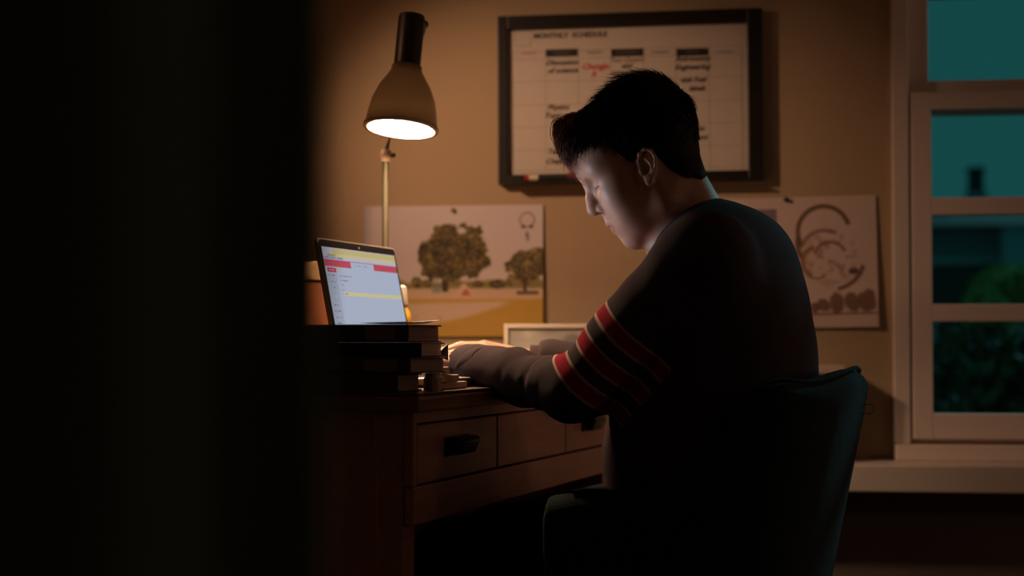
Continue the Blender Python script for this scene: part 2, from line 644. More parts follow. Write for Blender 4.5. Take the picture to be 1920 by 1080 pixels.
gr = box('garden_ground', (-6, WALL_Y + 1.2, gz - 0.2), (16, WALL_Y + 26, gz), mat('lawn', (0.03, 0.05, 0.02), 0.95, var=0.4, scale=8), bev=0)
struct(gr)
def out(px, py, y):
    x, z = on_wall(px, py, y)
    return x, z
def house():
    y = WALL_Y + 11
    xa, ze = out(1600, 432, y)
    xb, _ = out(2500, 432, y)
    _, zr_ = out(1800, 384, y)
    h = thing('neighbour_house', 'dark blue-grey house across the garden with a low roof and pale column', 'house', ((xa + xb) / 2, y, gz))
    hw = (xb - xa) / 2
    box('wall', (-hw, 0, 0), (hw, 4, ze - gz), m_house, h, 0)
    bm = bmesh.new()
    e = ze - gz
    r = zr_ - gz
    vs = [bm.verts.new(p) for p in [(-hw - 0.3, -0.5, e), (hw + 0.3, -0.5, e), (hw + 0.3, 4.4, e), (-hw - 0.3, 4.4, e), (-hw + 0.8, 0.9, r), (hw - 0.8, 0.9, r), (hw - 0.8, 3, r), (-hw + 0.8, 3, r)]]
    for f in ((0, 1, 5, 4), (1, 2, 6, 5), (2, 3, 7, 6), (3, 0, 4, 7), (4, 5, 6, 7), (3, 2, 1, 0)):
        bm.faces.new([vs[i] for i in f])
    link('roof', bm_mesh('roof', bm, m_roof), h)
    for px in (1870,):
        cx, _ = out(px, 500, y - 0.4)
        m_c = mat('pale_column', (0.42, 0.46, 0.5), 0.7)
        box('column', (cx - (xa + xb) / 2 + 0.05, -0.42, 0), (cx - (xa + xb) / 2 + 0.26, -0.2, e), m_c, h, 0.01)
    for k, px in enumerate((1800, 1960, 2150)):
        cx, cz = out(px, 545, y)
        wdw = box('window', (cx - xa - hw - 0.35, -0.03, cz - gz - 0.4), (cx - xa - hw + 0.35, 0.01, cz - gz + 0.3), m_trim, h, 0.01)
        box('pane', (cx - xa - hw - 0.30, -0.045, cz - gz - 0.35), (cx - xa - hw + 0.30, -0.025, cz - gz + 0.25), mat('night_pane', (0.01, 0.015, 0.02), 0.1), wdw, 0)
    cx, cz = out(1830, 362, y + 1.4)
    ch = box('chimney', (cx - xa - hw - 0.10, 1.3, r - 0.15), (cx - xa - hw + 0.10, 1.52, cz - gz), m_house, h, 0.01)
    lathe('chimney_pot', [(0.0, 0.0), (0.09, 0.0), (0.08, 0.2), (0.1, 0.22), (0.1, 0.26), (0, 0.26)], m_roof, ch, 12, (cx - xa - hw, 1.41, cz - gz - 0.001))
house()
ys = WALL_Y + 4.6
x, z = out(1885, 545, ys)
tree((x, ys, gz), z - gz - 0.3, [((0, 0, z - gz), (0.16, 0.2, 0.12), 0.35), ((0.35, 0.1, z - gz - 0.05), (0.30, 0.3, 0.25), 0.35), ((-0.10, -0.1, z - gz - 0.12), (0.12, 0.2, 0.12), 0.3)],
     'yellowish green garden tree seen in the middle row of panes', m_leaf2, 1500, 0.05, 3)
ys = WALL_Y + 2.8
x, z = out(1800, 735, ys)
tree((x, ys, gz), z - gz - 0.1, [((0, 0, z - gz), (0.35, 0.3, 0.28), 0.4), ((0.45, 0.1, z - gz + 0.02), (0.4, 0.3, 0.25), 0.3), ((0.2, -0.1, z - gz - 0.3), (0.6, 0.3, 0.3), 0.3)],
     'dark low garden tree filling the bottom row of panes', m_leaf, 2200, 0.05, 4)

# ------------------------------------------------------------------ desk
m_wood = mat('desk_wood', (0.46, 0.23, 0.175), 0.42, var=0.35, scale=4, stretch=(1.5, 14, 14), bump=0.08, bscale=30)
m_woodt = mat('desk_top_wood', (0.25, 0.115, 0.06), 0.38, var=0.35, scale=4, stretch=(1.5, 14, 14), bump=0.05, bscale=30)
m_gap = mat('gap_shadow_wood', (0.02, 0.012, 0.008), 0.8)
m_pull = mat('black_iron', (0.012, 0.011, 0.012), 0.4, 0.6)
DL, DD = 0.985, 0.55
desk = thing('desk', 'brown wooden writing desk with two drawers and dark pulls', 'desk', (DN.x, DN.y, 0), UA)
box('desk_top', (-0.012, -0.014, DESK_Z - 0.022), (DL + 0.012, DD + 0.01, DESK_Z), m_woodt, desk, 0.004)
AZ0, AZ1 = 0.558, DESK_Z - 0.022
RAIL = AZ0 + 0.055
for x in (0.0, DL - 0.045):
    for y in (0.014, DD - 0.045):
        bm = bmesh.new()
        bm_box(bm, (x, y, 0.0), (x + 0.045, y + 0.045, AZ1), 0.003)
        for v in bm.verts:
            if v.co.z < 0.2:
                v.co.x = x + 0.0225 + (v.co.x - x - 0.0225) * 0.66
                v.co.y = y + 0.0225 + (v.co.y - y - 0.0225) * 0.66
        link('leg', bm_mesh('leg', bm, m_wood), desk)
# front: carcass rails set back, drawer fronts and centre panel flush with the legs
box('back_panel', (0.045, DD - 0.03, 0.25), (DL - 0.045, DD - 0.012, AZ1), m_wood, desk)
for x in (0.012, DL - 0.03):
    box('side_panel', (x, 0.055, 0.06), (x + 0.018, DD - 0.045, AZ1), m_wood, desk)
box('apron_rail', (0.002, 0.0, AZ0), (DL - 0.002, 0.0138, RAIL - 0.003), m_wood, desk, 0.002)
box('backing', (0.014, 0.0118, RAIL - 0.003), (DL - 0.014, 0.0138, AZ1), m_gap, desk, 0)
box('top_rail', (0.014, 0.002, AZ1 - 0.016), (DL - 0.014, 0.0118, AZ1), m_wood, desk, 0.001)
X1, X2 = 0.322, 0.665
def front(name, x0, x1, r=0.0):
    bm = bmesh.new()
    bm_box(bm, (x0, 0.0, RAIL), (x1, 0.0118, AZ1 - 0.018), 0.002)
    return link(name, bm_mesh(name, bm, m_wood), desk)
def pull(dr, xc):
    zc = (RAIL + AZ1) / 2 - 0.004
    bm = bmesh.new()
    bm_box(bm, (xc - 0.045, -0.004, zc - 0.014), (xc + 0.045, 0.0, zc + 0.014), 0.002)
    link('pull_plate', bm_mesh('pull_plate', bm, m_pull), dr)
    bm = bmesh.new()
    bm_box(bm, (xc - 0.038, -0.026, zc - 0.010), (xc + 0.038, -0.003, zc + 0.011), 0.0085, 4)
    for v in bm.verts:
        if v.co.z < zc:
            v.co.y = -0.003 + (v.co.y + 0.003) * 0.75
        v.co.z += 0.004 * ((v.co.x - xc) / 0.038) ** 2 * (1 if v.co.z > zc else -1)
    link('bar_pull', bm_mesh('bar_pull', bm, m_pull, True), dr)
d1 = front('drawer', 0.016, X1 - 0.002)
pull(d1, 0.155)
front('centre_panel', X1 + 0.004, X2 - 0.003)
for xa, xb in ((0.0, 0.014), (DL - 0.014, DL)):
    box('stile', (xa, 0.0, RAIL - 0.002), (xb, 0.0138, AZ1), m_wood, desk, 0.001)
d2 = front('drawer', X2 + 0.002, DL - 0.016)
pull(d2, 0.80)

# ------------------------------------------------------------------ things on the desk
def book(label, dims, u, v, z, rot, cover, page, cat='book', name='book', label_patch=None):
    """spine along x = 0; dims = width, length, thickness"""
    w, l, t = dims
    b = thing(name, label, cat, D(u, v, z), UA + rot, 'books in the stack at the desk corner')
    c = 0.0022
    bm = bmesh.new()
    bm_box(bm, (0, 0, 0), (w, l, c), 0.0006, 1)
    bm_box(bm, (0, 0, t - c), (w, l, t), 0.0006, 1)
    bm_box(bm, (0, 0, 0.001), (0.003, l, t - 0.001), 0.0008, 1)
    cv = link('cover', bm_mesh('cover', bm, cover), b)
    if label_patch:
        box('spine_label', (-0.0006, l * label_patch[0], t * 0.12), (0.0002, l * label_patch[1], t * 0.88), label_patch[2], cv, 0)
    bm = bmesh.new()
    n = 7
    for i in range(n):
        z0 = c + (t - 2 * c) * i / n
        z1 = c + (t - 2 * c) * (i + 1) / n
        j = random.uniform(-0.0006, 0.0006)
        bm_box(bm, (0.003, 0.004 + j, z0), (w - 0.004 + j, l - 0.004 - j, z1 - 0.00015))
    link('pages', bm_mesh('pages', bm, page), b)
    return b
m_cov_dark = mat('book_cover_dark', (0.022, 0.016, 0.02), 0.45, var=0.2)
m_cov_plum = mat('book_cover_plum', (0.05, 0.022, 0.022), 0.45, var=0.2)
m_cov_blk = mat('book_cover_black', (0.012, 0.012, 0.014), 0.4, var=0.2)
m_cov_brn = mat('book_cover_brown', (0.06, 0.04, 0.03), 0.5, var=0.2)
m_page = mat('book_paper', (0.66, 0.54, 0.47), 0.8, var=0.15, scale=3, stretch=(1, 1, 300))
m_page_d = mat('book_paper_grey', (0.42, 0.32, 0.29), 0.8, var=0.15, scale=3, stretch=(1, 1, 300))
m_lab = mat('spine_label_grey', (0.22, 0.15, 0.15), 0.6)
# thin dark mat under everything at the near corner
fo = tag(box('desk_mat', (0, 0, 0), (0.505, 0.245, 0.005), mat('mat_leather', (0.10, 0.045, 0.022), 0.35, var=0.15), None, 0.001, D(-0.008, -0.010, DESK_Z), UA), 'thin dark leather desk mat lying under the book stack and laptop', 'desk mat')
z0 = DESK_Z + 0.0052
book('brownish thick book at the bottom of the stack, set back from the others', (0.088, 0.20, 0.0255), -0.004, 0.022, z0, 0.02, m_cov_brn, m_page_d)
z1 = z0 + 0.0257
book('dark red-brown book, second from the bottom of the stack', (0.124, 0.205, 0.0225), 0.003, 0.006, z1, -0.02, m_cov_plum, m_page_d, label_patch=(0.1, 0.35, m_lab))
z2 = z1 + 0.0227
b2 = book('black book with pale page edges, second from the top of the stack', (0.095, 0.19, 0.0205), 0.036, 0.004, z2, 0.05, m_cov_blk, m_page)
z3 = z2 + 0.0207
b1 = book('dark topmost book of the stack with a grey spine label', (0.118, 0.205, 0.025), 0.005, 0.010, z3, 0.0, m_cov_dark, m_page_d, label_patch=(0.10, 0.32, m_lab))
z4 = z3 + 0.0252
# lifted loose sheets on the top book
bm = bmesh.new()
for k in range(3):
    n = 10
    r0, r1 = [], []
    for i in range(n + 1):
        a = i / n
        zz = 0.0006 + k * 0.0014 + (0.0065 - 0.0016 * k) * max(0.0, (a - 0.35) / 0.65) ** 1.6
        r0.append(bm.verts.new((a * (0.118 - k * 0.004), 0.0, zz)))
        r1.append(bm.verts.new((a * (0.118 - k * 0.004), 0.05 + 0.01 * k, zz * 0.5 + 0.0004)))
    for i in range(n):
        bm.faces.new((r0[i], r0[i + 1], r1[i + 1], r1[i]))
m_white = mat('white_paper', (0.78, 0.74, 0.70), 0.7, var=0.04)
lp = link('loose_paper', bm_mesh('loose_paper', bm, m_white, True), None, D(0.006, 0.014, z4), UA)
sm = lp.modifiers.new('s', 'SOLIDIFY')
sm.thickness = 0.0004
tag(lp, 'white loose sheets curling up on the topmost book', 'paper')
# bent page corner sticking out of the stack
bm = bmesh.new()
vs = [bm.verts.new(p) for p in [(0, 0, 0.0), (0.030, 0.004, -0.004), (0.022, 0.001, 0.021), (0.004, 0.006, 0.010)]]
bm.faces.new(vs)
cf = link('page_marker', bm_mesh('page_marker', bm, m_cov_plum), None, D(0.132, 0.012, z1 + 0.0205), UA)
sm = cf.modifiers.new('s', 'SOLIDIFY')
sm.thickness = 0.0006
tag(cf, 'brown bent page marker poking out of the right end of the book stack', 'page marker')

# ribbed jar lid and three small white boxes in front of the stack
m_rib = mat('jar_plastic', (0.60, 0.46, 0.30), 0.35, var=0.1)
m_eras = mat('eraser_white', (0.72, 0.66, 0.60), 0.6, var=0.08)
m_eras_y = mat('eraser_sleeve_yellow', (0.62, 0.46, 0.16), 0.5)
jar = thing('ribbed_jar', 'small ribbed cream jar standing beside the bottom book', 'jar', D(0.108, 0.018, z0))
bm = bmesh.new()
n = 48
prof = [(0.0, 0.0), (1.0, 0.0), (1.0, 0.017), (0.94, 0.019), (0.0, 0.019)]
rings = []
for k, (r, z) in enumerate(prof):
    if r == 0:
        rings.append([bm.verts.new((0, 0, z))])
    else:
        rings.append([bm.verts.new(((0.0122 + (0.0007 if i % 2 else 0)) * r * math.cos(2 * math.pi * i / n), (0.0122 + (0.0007 if i % 2 else 0)) * r * math.sin(2 * math.pi * i / n), z)) for i in range(n)])
for a, b in zip(rings, rings[1:]):
    for i in range(n):
        j = (i + 1) % n
        if len(a) == 1:
            bm.faces.new((a[0], b[j], b[i]))
        elif len(b) == 1:
            bm.faces.new((a[i], a[j], b[0]))
        else:
            bm.faces.new((a[i], a[j], b[j], b[i]))
link('jar_body', bm_mesh('jar_body', bm, m_rib), jar)
lathe('jar_lid', [(0, 0.019), (0.0108, 0.019), (0.0112, 0.0205), (0.0112, 0.0235), (0.010, 0.0245), (0, 0.0245)], m_eras, jar, 24)
def eraser(label, dims, u, v, z, rot, sleeve=None):
    e = thing('eraser', label, 'eraser', D(u, v, z), UA + rot, 'small white erasers piled by the book stack')
    l, w, h = dims
    box('rubber', (0, 0, 0), dims, m_eras, e, 0.0018)
    if sleeve:
        box('sleeve', (l * 0.0 + 0.001, -0.0004, -0.0000), (l * 0.5, w + 0.0004, h + 0.0004), sleeve, e, 0.0008)
    return e
eraser('long white eraser at the bottom of the small pile, nearest the sleeve', (0.085, 0.026, 0.0105), 0.148, 0.012, z0, 0.03)
eraser('white eraser with a yellow sleeve in the middle of the small pile', (0.052, 0.024, 0.0105), 0.142, 0.014, z0 + 0.0107, -0.05, m_eras_y)
eraser('short white eraser on top of the small pile', (0.036, 0.022, 0.0115), 0.138, 0.016, z0 + 0.0216, 0.08)

# ------------------------------------------------------------------ laptop
m_alu = mat('laptop_aluminium', (0.62, 0.56, 0.50), 0.35, 0.8, var=0.04)
m_bez = mat('laptop_bezel', (0.006, 0.006, 0.008), 0.25)
m_key = mat('laptop_keys', (0.02, 0.02, 0.022), 0.5)
LW, LH, LB = 0.288, 0.226, 0.185
LU, LV = 0.215, 0.218
lap = thing('laptop', 'open silver laptop showing a web page with red bars, behind the book stack', 'laptop', D(LU, LV, DESK_Z + 0.0052), UA)
base = box('base', (0, -LB, 0.003), (LW, 0.0, 0.015), m_alu, lap, 0.003)
for i in range(4):
    fx, fy = (0.02, LW - 0.02)[i % 2], (-0.02, -LB + 0.02)[i // 2]
    lathe('foot', [(0, 0), (0.006, 0), (0.006, 0.0032), (0, 0.0032)], m_bez, base, 10, (fx, fy, 0))
bmk = bmesh.new()
bm_box(bmk, (0, 0, 0), (0.0165, 0.0155, 0.0016), 0.0005, 1)
keym = bm_mesh('key', bmk, m_key)
for r in range(5):
    for c in range(13):
        link('key', keym, base, (0.016 + c * 0.0198, -0.035 - r * 0.0188, 0.015))
box('trackpad', (LW / 2 - 0.05, -LB + 0.012, 0.0148), (LW / 2 + 0.05, -LB + 0.072, 0.0154), mat('trackpad_grey', (0.45, 0.42, 0.4), 0.3, 0.5), base, 0)
tilt = math.radians(11.5)
lid = link('lid', None, lap, (0, 0.0, 0.013))
lid.rotation_euler = (-tilt, 0, 0)
def rrect(bm, x0, x1, z0, z1, y0, y1, r):
    pts = []
    for cx, cz, a0 in ((x1 - r, z1 - r, 0), (x0 + r, z1 - r, 90), (x0 + r, z0 + r, 180), (x1 - r, z0 + r, 270)):
        for i in range(6):
            a = math.radians(a0 + 18 * i)
            pts.append((cx + r * math.cos(a), cz + r * math.sin(a)))
    A = [bm.verts.new((x, y0, z)) for x, z in pts]
    B = [bm.verts.new((x, y1, z)) for x, z in pts]
    bm.faces.new(A)
    bm.faces.new(B[::-1])
    for i in range(len(pts)):
        j = (i + 1) % len(pts)
        bm.faces.new((A[i], B[i], B[j], A[j]))
bm = bmesh.new()
rrect(bm, 0, LW, 0, LH, 0.0, 0.0065, 0.008)
link('lid_shell', bm_mesh('lid_shell', bm, m_alu), lid)
bm = bmesh.new()
rrect(bm, 0.0025, LW - 0.0025, 0.002, LH - 0.0025, -0.0008, 0.0, 0.007)
link('bezel', bm_mesh('bezel', bm, m_bez), lid)
def screen_col(s, t):
    T = t * 212.0                                  # rows counted in screen lines from the top
    c = np.tile(np.array([174., 183., 204.]), (len(s), 1))
    def put(cond, col):
        c[cond] = col
    put(T < 20, (188, 186, 200))
    put((T > 2) & (T < 10.5) & (s > 0.13), (198, 180, 120))
    put((T > 11.5) & (T < 16.5) & (s > 0.05), (205, 190, 135))
    put((T > 11.5) & (T < 16.5) & (s > 0.05) & (s < 0.16), (180, 160, 100))
    put((T > 17.8) & (T < 20) & (s < 0.25) & (vnoise(s * 160, T * 0.2, 5) > 0.45), (120, 120, 140))
    put((T > 22) & (T < 34) & (s < 0.34), (190, 78, 90))
    put((T > 22) & (T < 34) & (s > 0.66), (190, 78, 90))
    put((T > 21.5) & (T < 22.8), (190, 78, 90))
    put((T > 27) & (T < 30) & (s > 0.38) & (s < 0.56) & (vnoise(s * 120, T * 0.3, 6) > 0.55), (140, 140, 160))
    put((T > 36.5) & (T < 44.5) & (s > 0.02) & (s < 0.135), (178, 70, 84))
    put((T > 39.5) & (T < 41.5) & (s > 0.04) & (s < 0.12) & (vnoise(s * 140, T * 0.4, 7) > 0.4), (230, 210, 220))
    put((T > 37) & (T < 41) & (s > 0.155) & (s < 0.185), (214, 176, 90))
    put((s < 0.13) & (T > 46), (168, 173, 190))
    for k in range(13):
        r = 49 + k * 10.5
        put((T > r) & (T < r + 2.2) & (s > 0.03) & (s < 0.10) & (vnoise(s * 130 + k * 3, T * 0.3, 8) > 0.5), (110, 112, 130))
    for k in range(4):
        r = 49 + k * 8.0
        put((T > r) & (T < r + 2.2) & (s > 0.155) & (s < 0.32 - 0.04 * k) & (vnoise(s * 130 + k * 5, T * 0.3, 9) > 0.5), (150, 110, 130))
    put((T > 78) & (T < 85) & (s > 0.19), (206, 196, 150))
    put((T > 80.5) & (T < 82.5) & (s > 0.2) & (s < 0.26) & (vnoise(s * 130, T * 0.3, 10) > 0.5), (120, 120, 120))
    return c
scr = sheet('screen', LW - 0.017, LH - 0.030, 260, 190, screen_col, emit('laptop_screen_light', (1, 1, 1), 0.86, 'Col'), 0.0004)
link('screen', scr, lid, (0.0085, -0.0009, 0.016))
bm = bmesh.new()
bm_lathe(bm, [(0, 0), (0.0022, 0), (0.0022, 0.0004), (0, 0.0004)], 12, Matrix.Translation((LW / 2, -0.0009, LH - 0.009)) @ Matrix.Rotation(math.radians(90), 4, 'X'))
link('webcam', bm_mesh('webcam', bm, m_alu), lid)
# spot added at the screen, lighting the face beyond the screen's own glow
sl = bpy.data.lights.new('face_fill', 'SPOT')
sl.energy = 5.0
sl.color = (0.80, 0.86, 1.0)
sl.spot_size = math.radians(46)
sl.spot_blend = 0.75
sl.shadow_soft_size = 0.10
slo = link('face_fill', sl, lid, (LW * 0.06, -0.012, LH * 0.58))
_m = (Matrix.Translation(lap.location) @ Matrix.Rotation(UA, 4, 'Z') @ Matrix.Translation(lid.location) @ Matrix.Rotation(-tilt, 4, 'X')).inverted()
_aim = _m @ W(0.155, 2.30, 1.035) - Vector(slo.location)
slo.rotation_euler = _aim.to_track_quat('-Z', 'Y').to_euler()

# ------------------------------------------------------------------ open book under the right hand
ob = thing('open_book', 'open book with white pages lying under the hands', 'book', D(0.50, 0.035, DESK_Z), UA)
def leafblock(side, lift):
    bm = bmesh.new()
    n = 12
    A, B, A0, B0 = [], [], [], []
    for i in range(n + 1):
        a = i / n
        zt = 0.004 + lift * (math.sin(math.pi * min(1, a * 1.15 + 0.1)) * 0.6 + 0.4 * (1 - a)) + 0.002
        x = side * a * 0.150
        for L, y, z in ((A, 0, zt), (B, 0.21, zt), (A0, 0, 0.003), (B0, 0.21, 0.003)):
            L.append(bm.verts.new((x, y, z)))
    for i in range(n):
        bm.faces.new((A[i], A[i + 1], B[i + 1], B[i]))
        bm.faces.new((A0[i], B0[i], B0[i + 1], A0[i + 1]))
        bm.faces.new((A0[i], A0[i + 1], A[i + 1], A[i]))
        bm.faces.new((B0[i], B[i], B[i + 1], B0[i + 1]))
    bm.faces.new((A[n], A0[n], B0[n], B[n]))
    bm.faces.new((A[0], B[0], B0[0], A0[0]))
    return bm
link('page_block', bm_mesh('page_block', leafblock(1, 0.022), m_white, False), ob, (0.153, 0, 0))
link('page_block', bm_mesh('page_block', leafblock(-1, 0.018), m_white, False), ob, (0.152, 0, 0))
box('cover', (0.0, -0.004, 0), (0.306, 0.214, 0.003), m_cov_plum, ob, 0.001)

# ------------------------------------------------------------------ desk lamp
m_lamp = mat('lamp_metal', (0.055, 0.04, 0.03), 0.42, 0.6, var=0.1)
def bloom_shade():
    m = mat('lamp_shade_bloom', (0.11, 0.08, 0.06), 0.45, 0.0, var=0.1)
    nt = m.node_tree
    b = nt.nodes['Principled BSDF']
    tr = nt.nodes.new('ShaderNodeBsdfTranslucent')
    tr.inputs['Color'].default_value = (0.9, 0.68, 0.47, 1)
    mx = nt.nodes.new('ShaderNodeMixShader')
    mx.inputs[0].default_value = 0.027  # translucent share stands in for lens bloom over the lit shade
    nt.links.new(b.outputs[0], mx.inputs[1])
    nt.links.new(tr.outputs[0], mx.inputs[2])
    nt.links.new(mx.outputs[0], nt.nodes['Material Output'].inputs['Surface'])
    return m
m_shade = bloom_shade()
m_brass = mat('lamp_brass', (0.075, 0.066, 0.042), 0.5, 0.4, var=0.1)
LAMP = (0.62, 0.335)
lamp_o = D(*LAMP)
lamp = thing('desk_lamp', 'lit desk lamp with a dark bell shade and slim brass pole', 'lamp', lamp_o)
lathe('base', [(0, 0), (0.062, 0), (0.064, 0.004), (0.062, 0.014), (0.03, 0.02), (0.012, 0.026), (0, 0.026)], m_lamp, lamp, 40)
PT = CAM_Z + (HORIZON - 292) / FPX * 2.75 - DESK_Z
tube('pole', [(0, 0, 0.02), (0, 0, PT)], 0.0062, m_brass, lamp, 14)
lathe('joint', [(0, PT - 0.012), (0.009, PT - 0.011), (0.011, PT - 0.004), (0.011, PT + 0.006), (0.008, PT + 0.012), (0, PT + 0.014)], mat('joint_pale', (0.42, 0.30, 0.22), 0.4), lamp, 20)
bm = bmesh.new()
bm_tube(bm, [(0, 0, PT + 0.001), W(0.018, -0.004, PT + 0.001)], 0.004, 10)
kn = link('joint_knob', bm_mesh('joint_knob', bm, m_brass, True), lamp)
SH = W(-0.194, 2.60, CAM_Z + (HORIZON - 239) / FPX * 2.60) - lamp_o          # centre of the shade's mouth
axis = W(0.085, 0.125, 1.0).normalized()                                    # from the mouth up to the neck
Ms = Matrix.Translation(SH) @ axis.to_track_quat('Z', 'Y').to_matrix().to_4x4()
R_ = 0.0625
out_p = [(R_ - 0.002, -0.002), (R_ + 0.003, 0.0), (R_ + 0.003, 0.004), (R_, 0.008), (0.0605, 0.025), (0.056, 0.048), (0.046, 0.073), (0.033, 0.094), (0.027, 0.104), (0.0265, 0.112), (0.0235, 0.114)]
in_p = [(0.021, 0.108), (0.030, 0.092), (0.043, 0.070), (0.053, 0.046), (0.0575, 0.024), (R_ - 0.003, 0.006), (R_ - 0.002, -0.002)]
bm = bmesh.new()
bm_lathe(bm, out_p + in_p, 64, Ms)
so = link('shade', bm_mesh('shade', bm, m_shade, True), lamp)
bm = bmesh.new()
bm_lathe(bm, [(R_ - 0.0035, -0.0025), (R_ + 0.0035, -0.0025), (R_ + 0.0035, 0.0015), (R_ - 0.0035, 0.0015), (R_ - 0.0035, -0.0025)], 64, Ms)
link('rim', bm_mesh('rim', bm, mat('shade_rim_cream', (0.6, 0.5, 0.36), 0.5), True), so)
bm = bmesh.new()
bm_lathe(bm, [(0.0235, 0.113), (0.0235, 0.20), (0.022, 0.205), (0.0, 0.206)], 40, Ms)
ne = link('neck', bm_mesh('neck', bm, m_lamp, True), lamp)
sharp(ne)
for a, zz in ((2.6, 0.116), (-0.25, 0.116), (1.9, 0.168), (-1.0, 0.168)):
    bm = bmesh.new()
    p0 = Ms @ Vector((0.022 * math.cos(a), 0.022 * math.sin(a), zz))
    p1 = Ms @ Vector((0.034 * math.cos(a), 0.034 * math.sin(a), zz)) if zz < 0.15 else Ms @ Vector((0.0262 * math.cos(a), 0.0262 * math.sin(a), zz))
    bm_tube(bm, [p0, p1], 0.0025, 8)
    link('screw', bm_mesh('screw', bm, m_lamp), ne)
top = Ms @ Vector((0, 0, 0.19))
backp = top + W(0.02, 0.06, 0.012)
tube('upper_arm', [(0, 0.0, PT + 0.004), W(0.012, 0.09, PT + 0.09), backp], 0.005, m_lamp, lamp, 10)
tube('arm_bracket', [top, backp], 0.008, m_lamp, lamp, 10)
bm = bmesh.new()
bm_lathe(bm, [(0.0, 0.0150), (0.0570, 0.0150), (0.0570, 0.0170), (0.0, 0.0170)], 48, Ms)
LAMP_COL = (1.0, 0.63, 0.36)
link('bulb_diffuser', bm_mesh('bulb_diffuser', bm, emit('lamp_light', LAMP_COL, 240.0)), lamp)

# ------------------------------------------------------------------ behind the laptop
bo = thing('glue_bottle', 'small yellow bottle with a white cap beside the laptop screen', 'bottle', D(0.515, 0.253))
m_yel = mat('bottle_yellow', (0.75, 0.40, 0.03), 0.35)
lathe('bottle_body', [(0, 0), (0.015, 0), (0.0165, 0.003), (0.0165, 0.115), (0.014, 0.128), (0.0095, 0.137), (0.0095, 0.142), (0, 0.142)], m_yel, bo, 24)
lathe('cap', [(0, 0.1405), (0.0105, 0.1405), (0.0105, 0.146), (0.0088, 0.165), (0.008, 0.172), (0.004, 0.175), (0, 0.1755)], mat('cap_white', (0.75, 0.66, 0.55), 0.4), bo, 20)
cb = thing('storage_box', 'terracotta box with a pale band behind the laptop screen', 'box', D(0.585, 0.445), UA + math.radians(20.4))
m_ter = mat('box_terracotta', (0.36, 0.12, 0.05), 0.7, var=0.1)
box('box_body', (-0.045, -0.03, 0), (0.045, 0.105, 0.187), m_ter, cb, 0.002)
box('lid', (-0.0475, -0.0325, 0.187), (0.0475, 0.1075, 0.222), mat('box_band_cream', (0.62, 0.40, 0.22), 0.7, var=0.08), cb, 0.002)
pc = thing('pencil_cup', 'wooden pencil cup standing behind the laptop screen', 'cup', D(0.475, 0.345))
lathe('cup', [(0, 0), (0.027, 0), (0.03, 0.002), (0.03, 0.10), (0.027, 0.10), (0.027, 0.006), (0, 0.006)], mat('cup_wood', (0.35, 0.2, 0.1), 0.6), pc, 28)
for k, (a, lean, ln, c) in enumerate(((0.4, 0.013, 0.20, (0.6, 0.42, 0.16)), (2.4, 0.015, 0.17, (0.4, 0.06, 0.05)), (4.2, 0.014, 0.185, (0.05, 0.09, 0.2)))):
    pn = tag(link('pencil', None, None, D(0.475, 0.345, DESK_Z + 0.008)), ('longest ochre pencil in the cup behind the laptop', 'red pencil in the cup behind the laptop', 'blue pencil in the cup behind the laptop')[k], 'pencil', 'pencils in the cup')
    p0 = Vector((-lean * math.cos(a), -lean * math.sin(a), 0))
    p1 = Vector((lean * math.cos(a) * 1.2, lean * math.sin(a) * 1.2, ln))
    tube('shaft', [p0, p0.lerp(p1, 0.93)], 0.0036, mat('pencil_%d' % k, c, 0.4), pn, 6)
    tube('tip', [p0.lerp(p1, 0.93), p1], [0.0036, 0.0006], mat('pencil_tip', (0.6, 0.42, 0.25), 0.7), pn, 6)
# small grey picture in a pale frame at the far end of the desk
pf = thing('picture_frame', 'low pale frame with a grey picture leaning at the far end of the desk', 'picture', W(-0.016, 2.972, DESK_Z), YAW)
m_pfr = mat('pale_frame', (0.62, 0.55, 0.47), 0.5)
Mt = Matrix.Rotation(math.radians(-8), 4, 'X')
FW, FH, FB = 0.222, 0.112, 0.009
for nm, lo, hi in (('frame_side', (0, -0.012, 0), (FB, 0, FH)), ('frame_side', (FW - FB, -0.012, 0), (FW, 0, FH)), ('frame_bar', (FB, -0.012, 0), (FW - FB, 0, FB)), ('frame_bar', (FB, -0.012, FH - FB), (FW - FB, 0, FH))):
    bm = bmesh.new()
    bm_box(bm, lo, hi, 0.0015, 2, Mt)
    link(nm, bm_mesh(nm, bm, m_pfr), pf)
def grey_pic(s, t):
    n = fbm(s * 5, t * 4, 21)
    base = np.array([[150, 147, 143]]) + (n[:, None] - 0.5) * np.array([[-70, -66, -60]])
    d = np.hypot((s - 0.62) / 0.16, (t - 0.7) / 0.6)
    base = np.where((d < 1)[:, None], base - 18, base)
    return np.clip(base, 40, 255)
me = sheet('print', FW - 2 * FB, FH - 2 * FB, 60, 30, grey_pic, mat('grey_print', (1, 1, 1), 0.7, attr='Col', var=0.03), 0.001)
me.transform(Mt @ Matrix.Translation((FB, -0.004, FB)))
link('print', me, pf)
# white box-file on the ledge behind the chair
x0, zt = on_wall(1528, 690, WALL_Y - 0.10)
x1, _ = on_wall(1583, 690, WALL_Y - 0.10)
wf = thing('box_file', 'pale box standing on the wall ledge behind the chair', 'box', (x0, WALL_Y - 0.1, LEDGE_TOP))
hgt = on_wall(1560, 685, WALL_Y - 0.10)[1] - LEDGE_TOP
box('case', (0, 0, 0), (x1 - x0, 0.085, hgt - 0.018), mat('file_dark', (0.05, 0.04, 0.035), 0.6), wf, 0.002)
box('lid', (-0.001, -0.001, hgt - 0.018), (x1 - x0 + 0.001, 0.086, hgt), mat('file_lid', (0.66, 0.55, 0.5), 0.6), wf, 0.002)
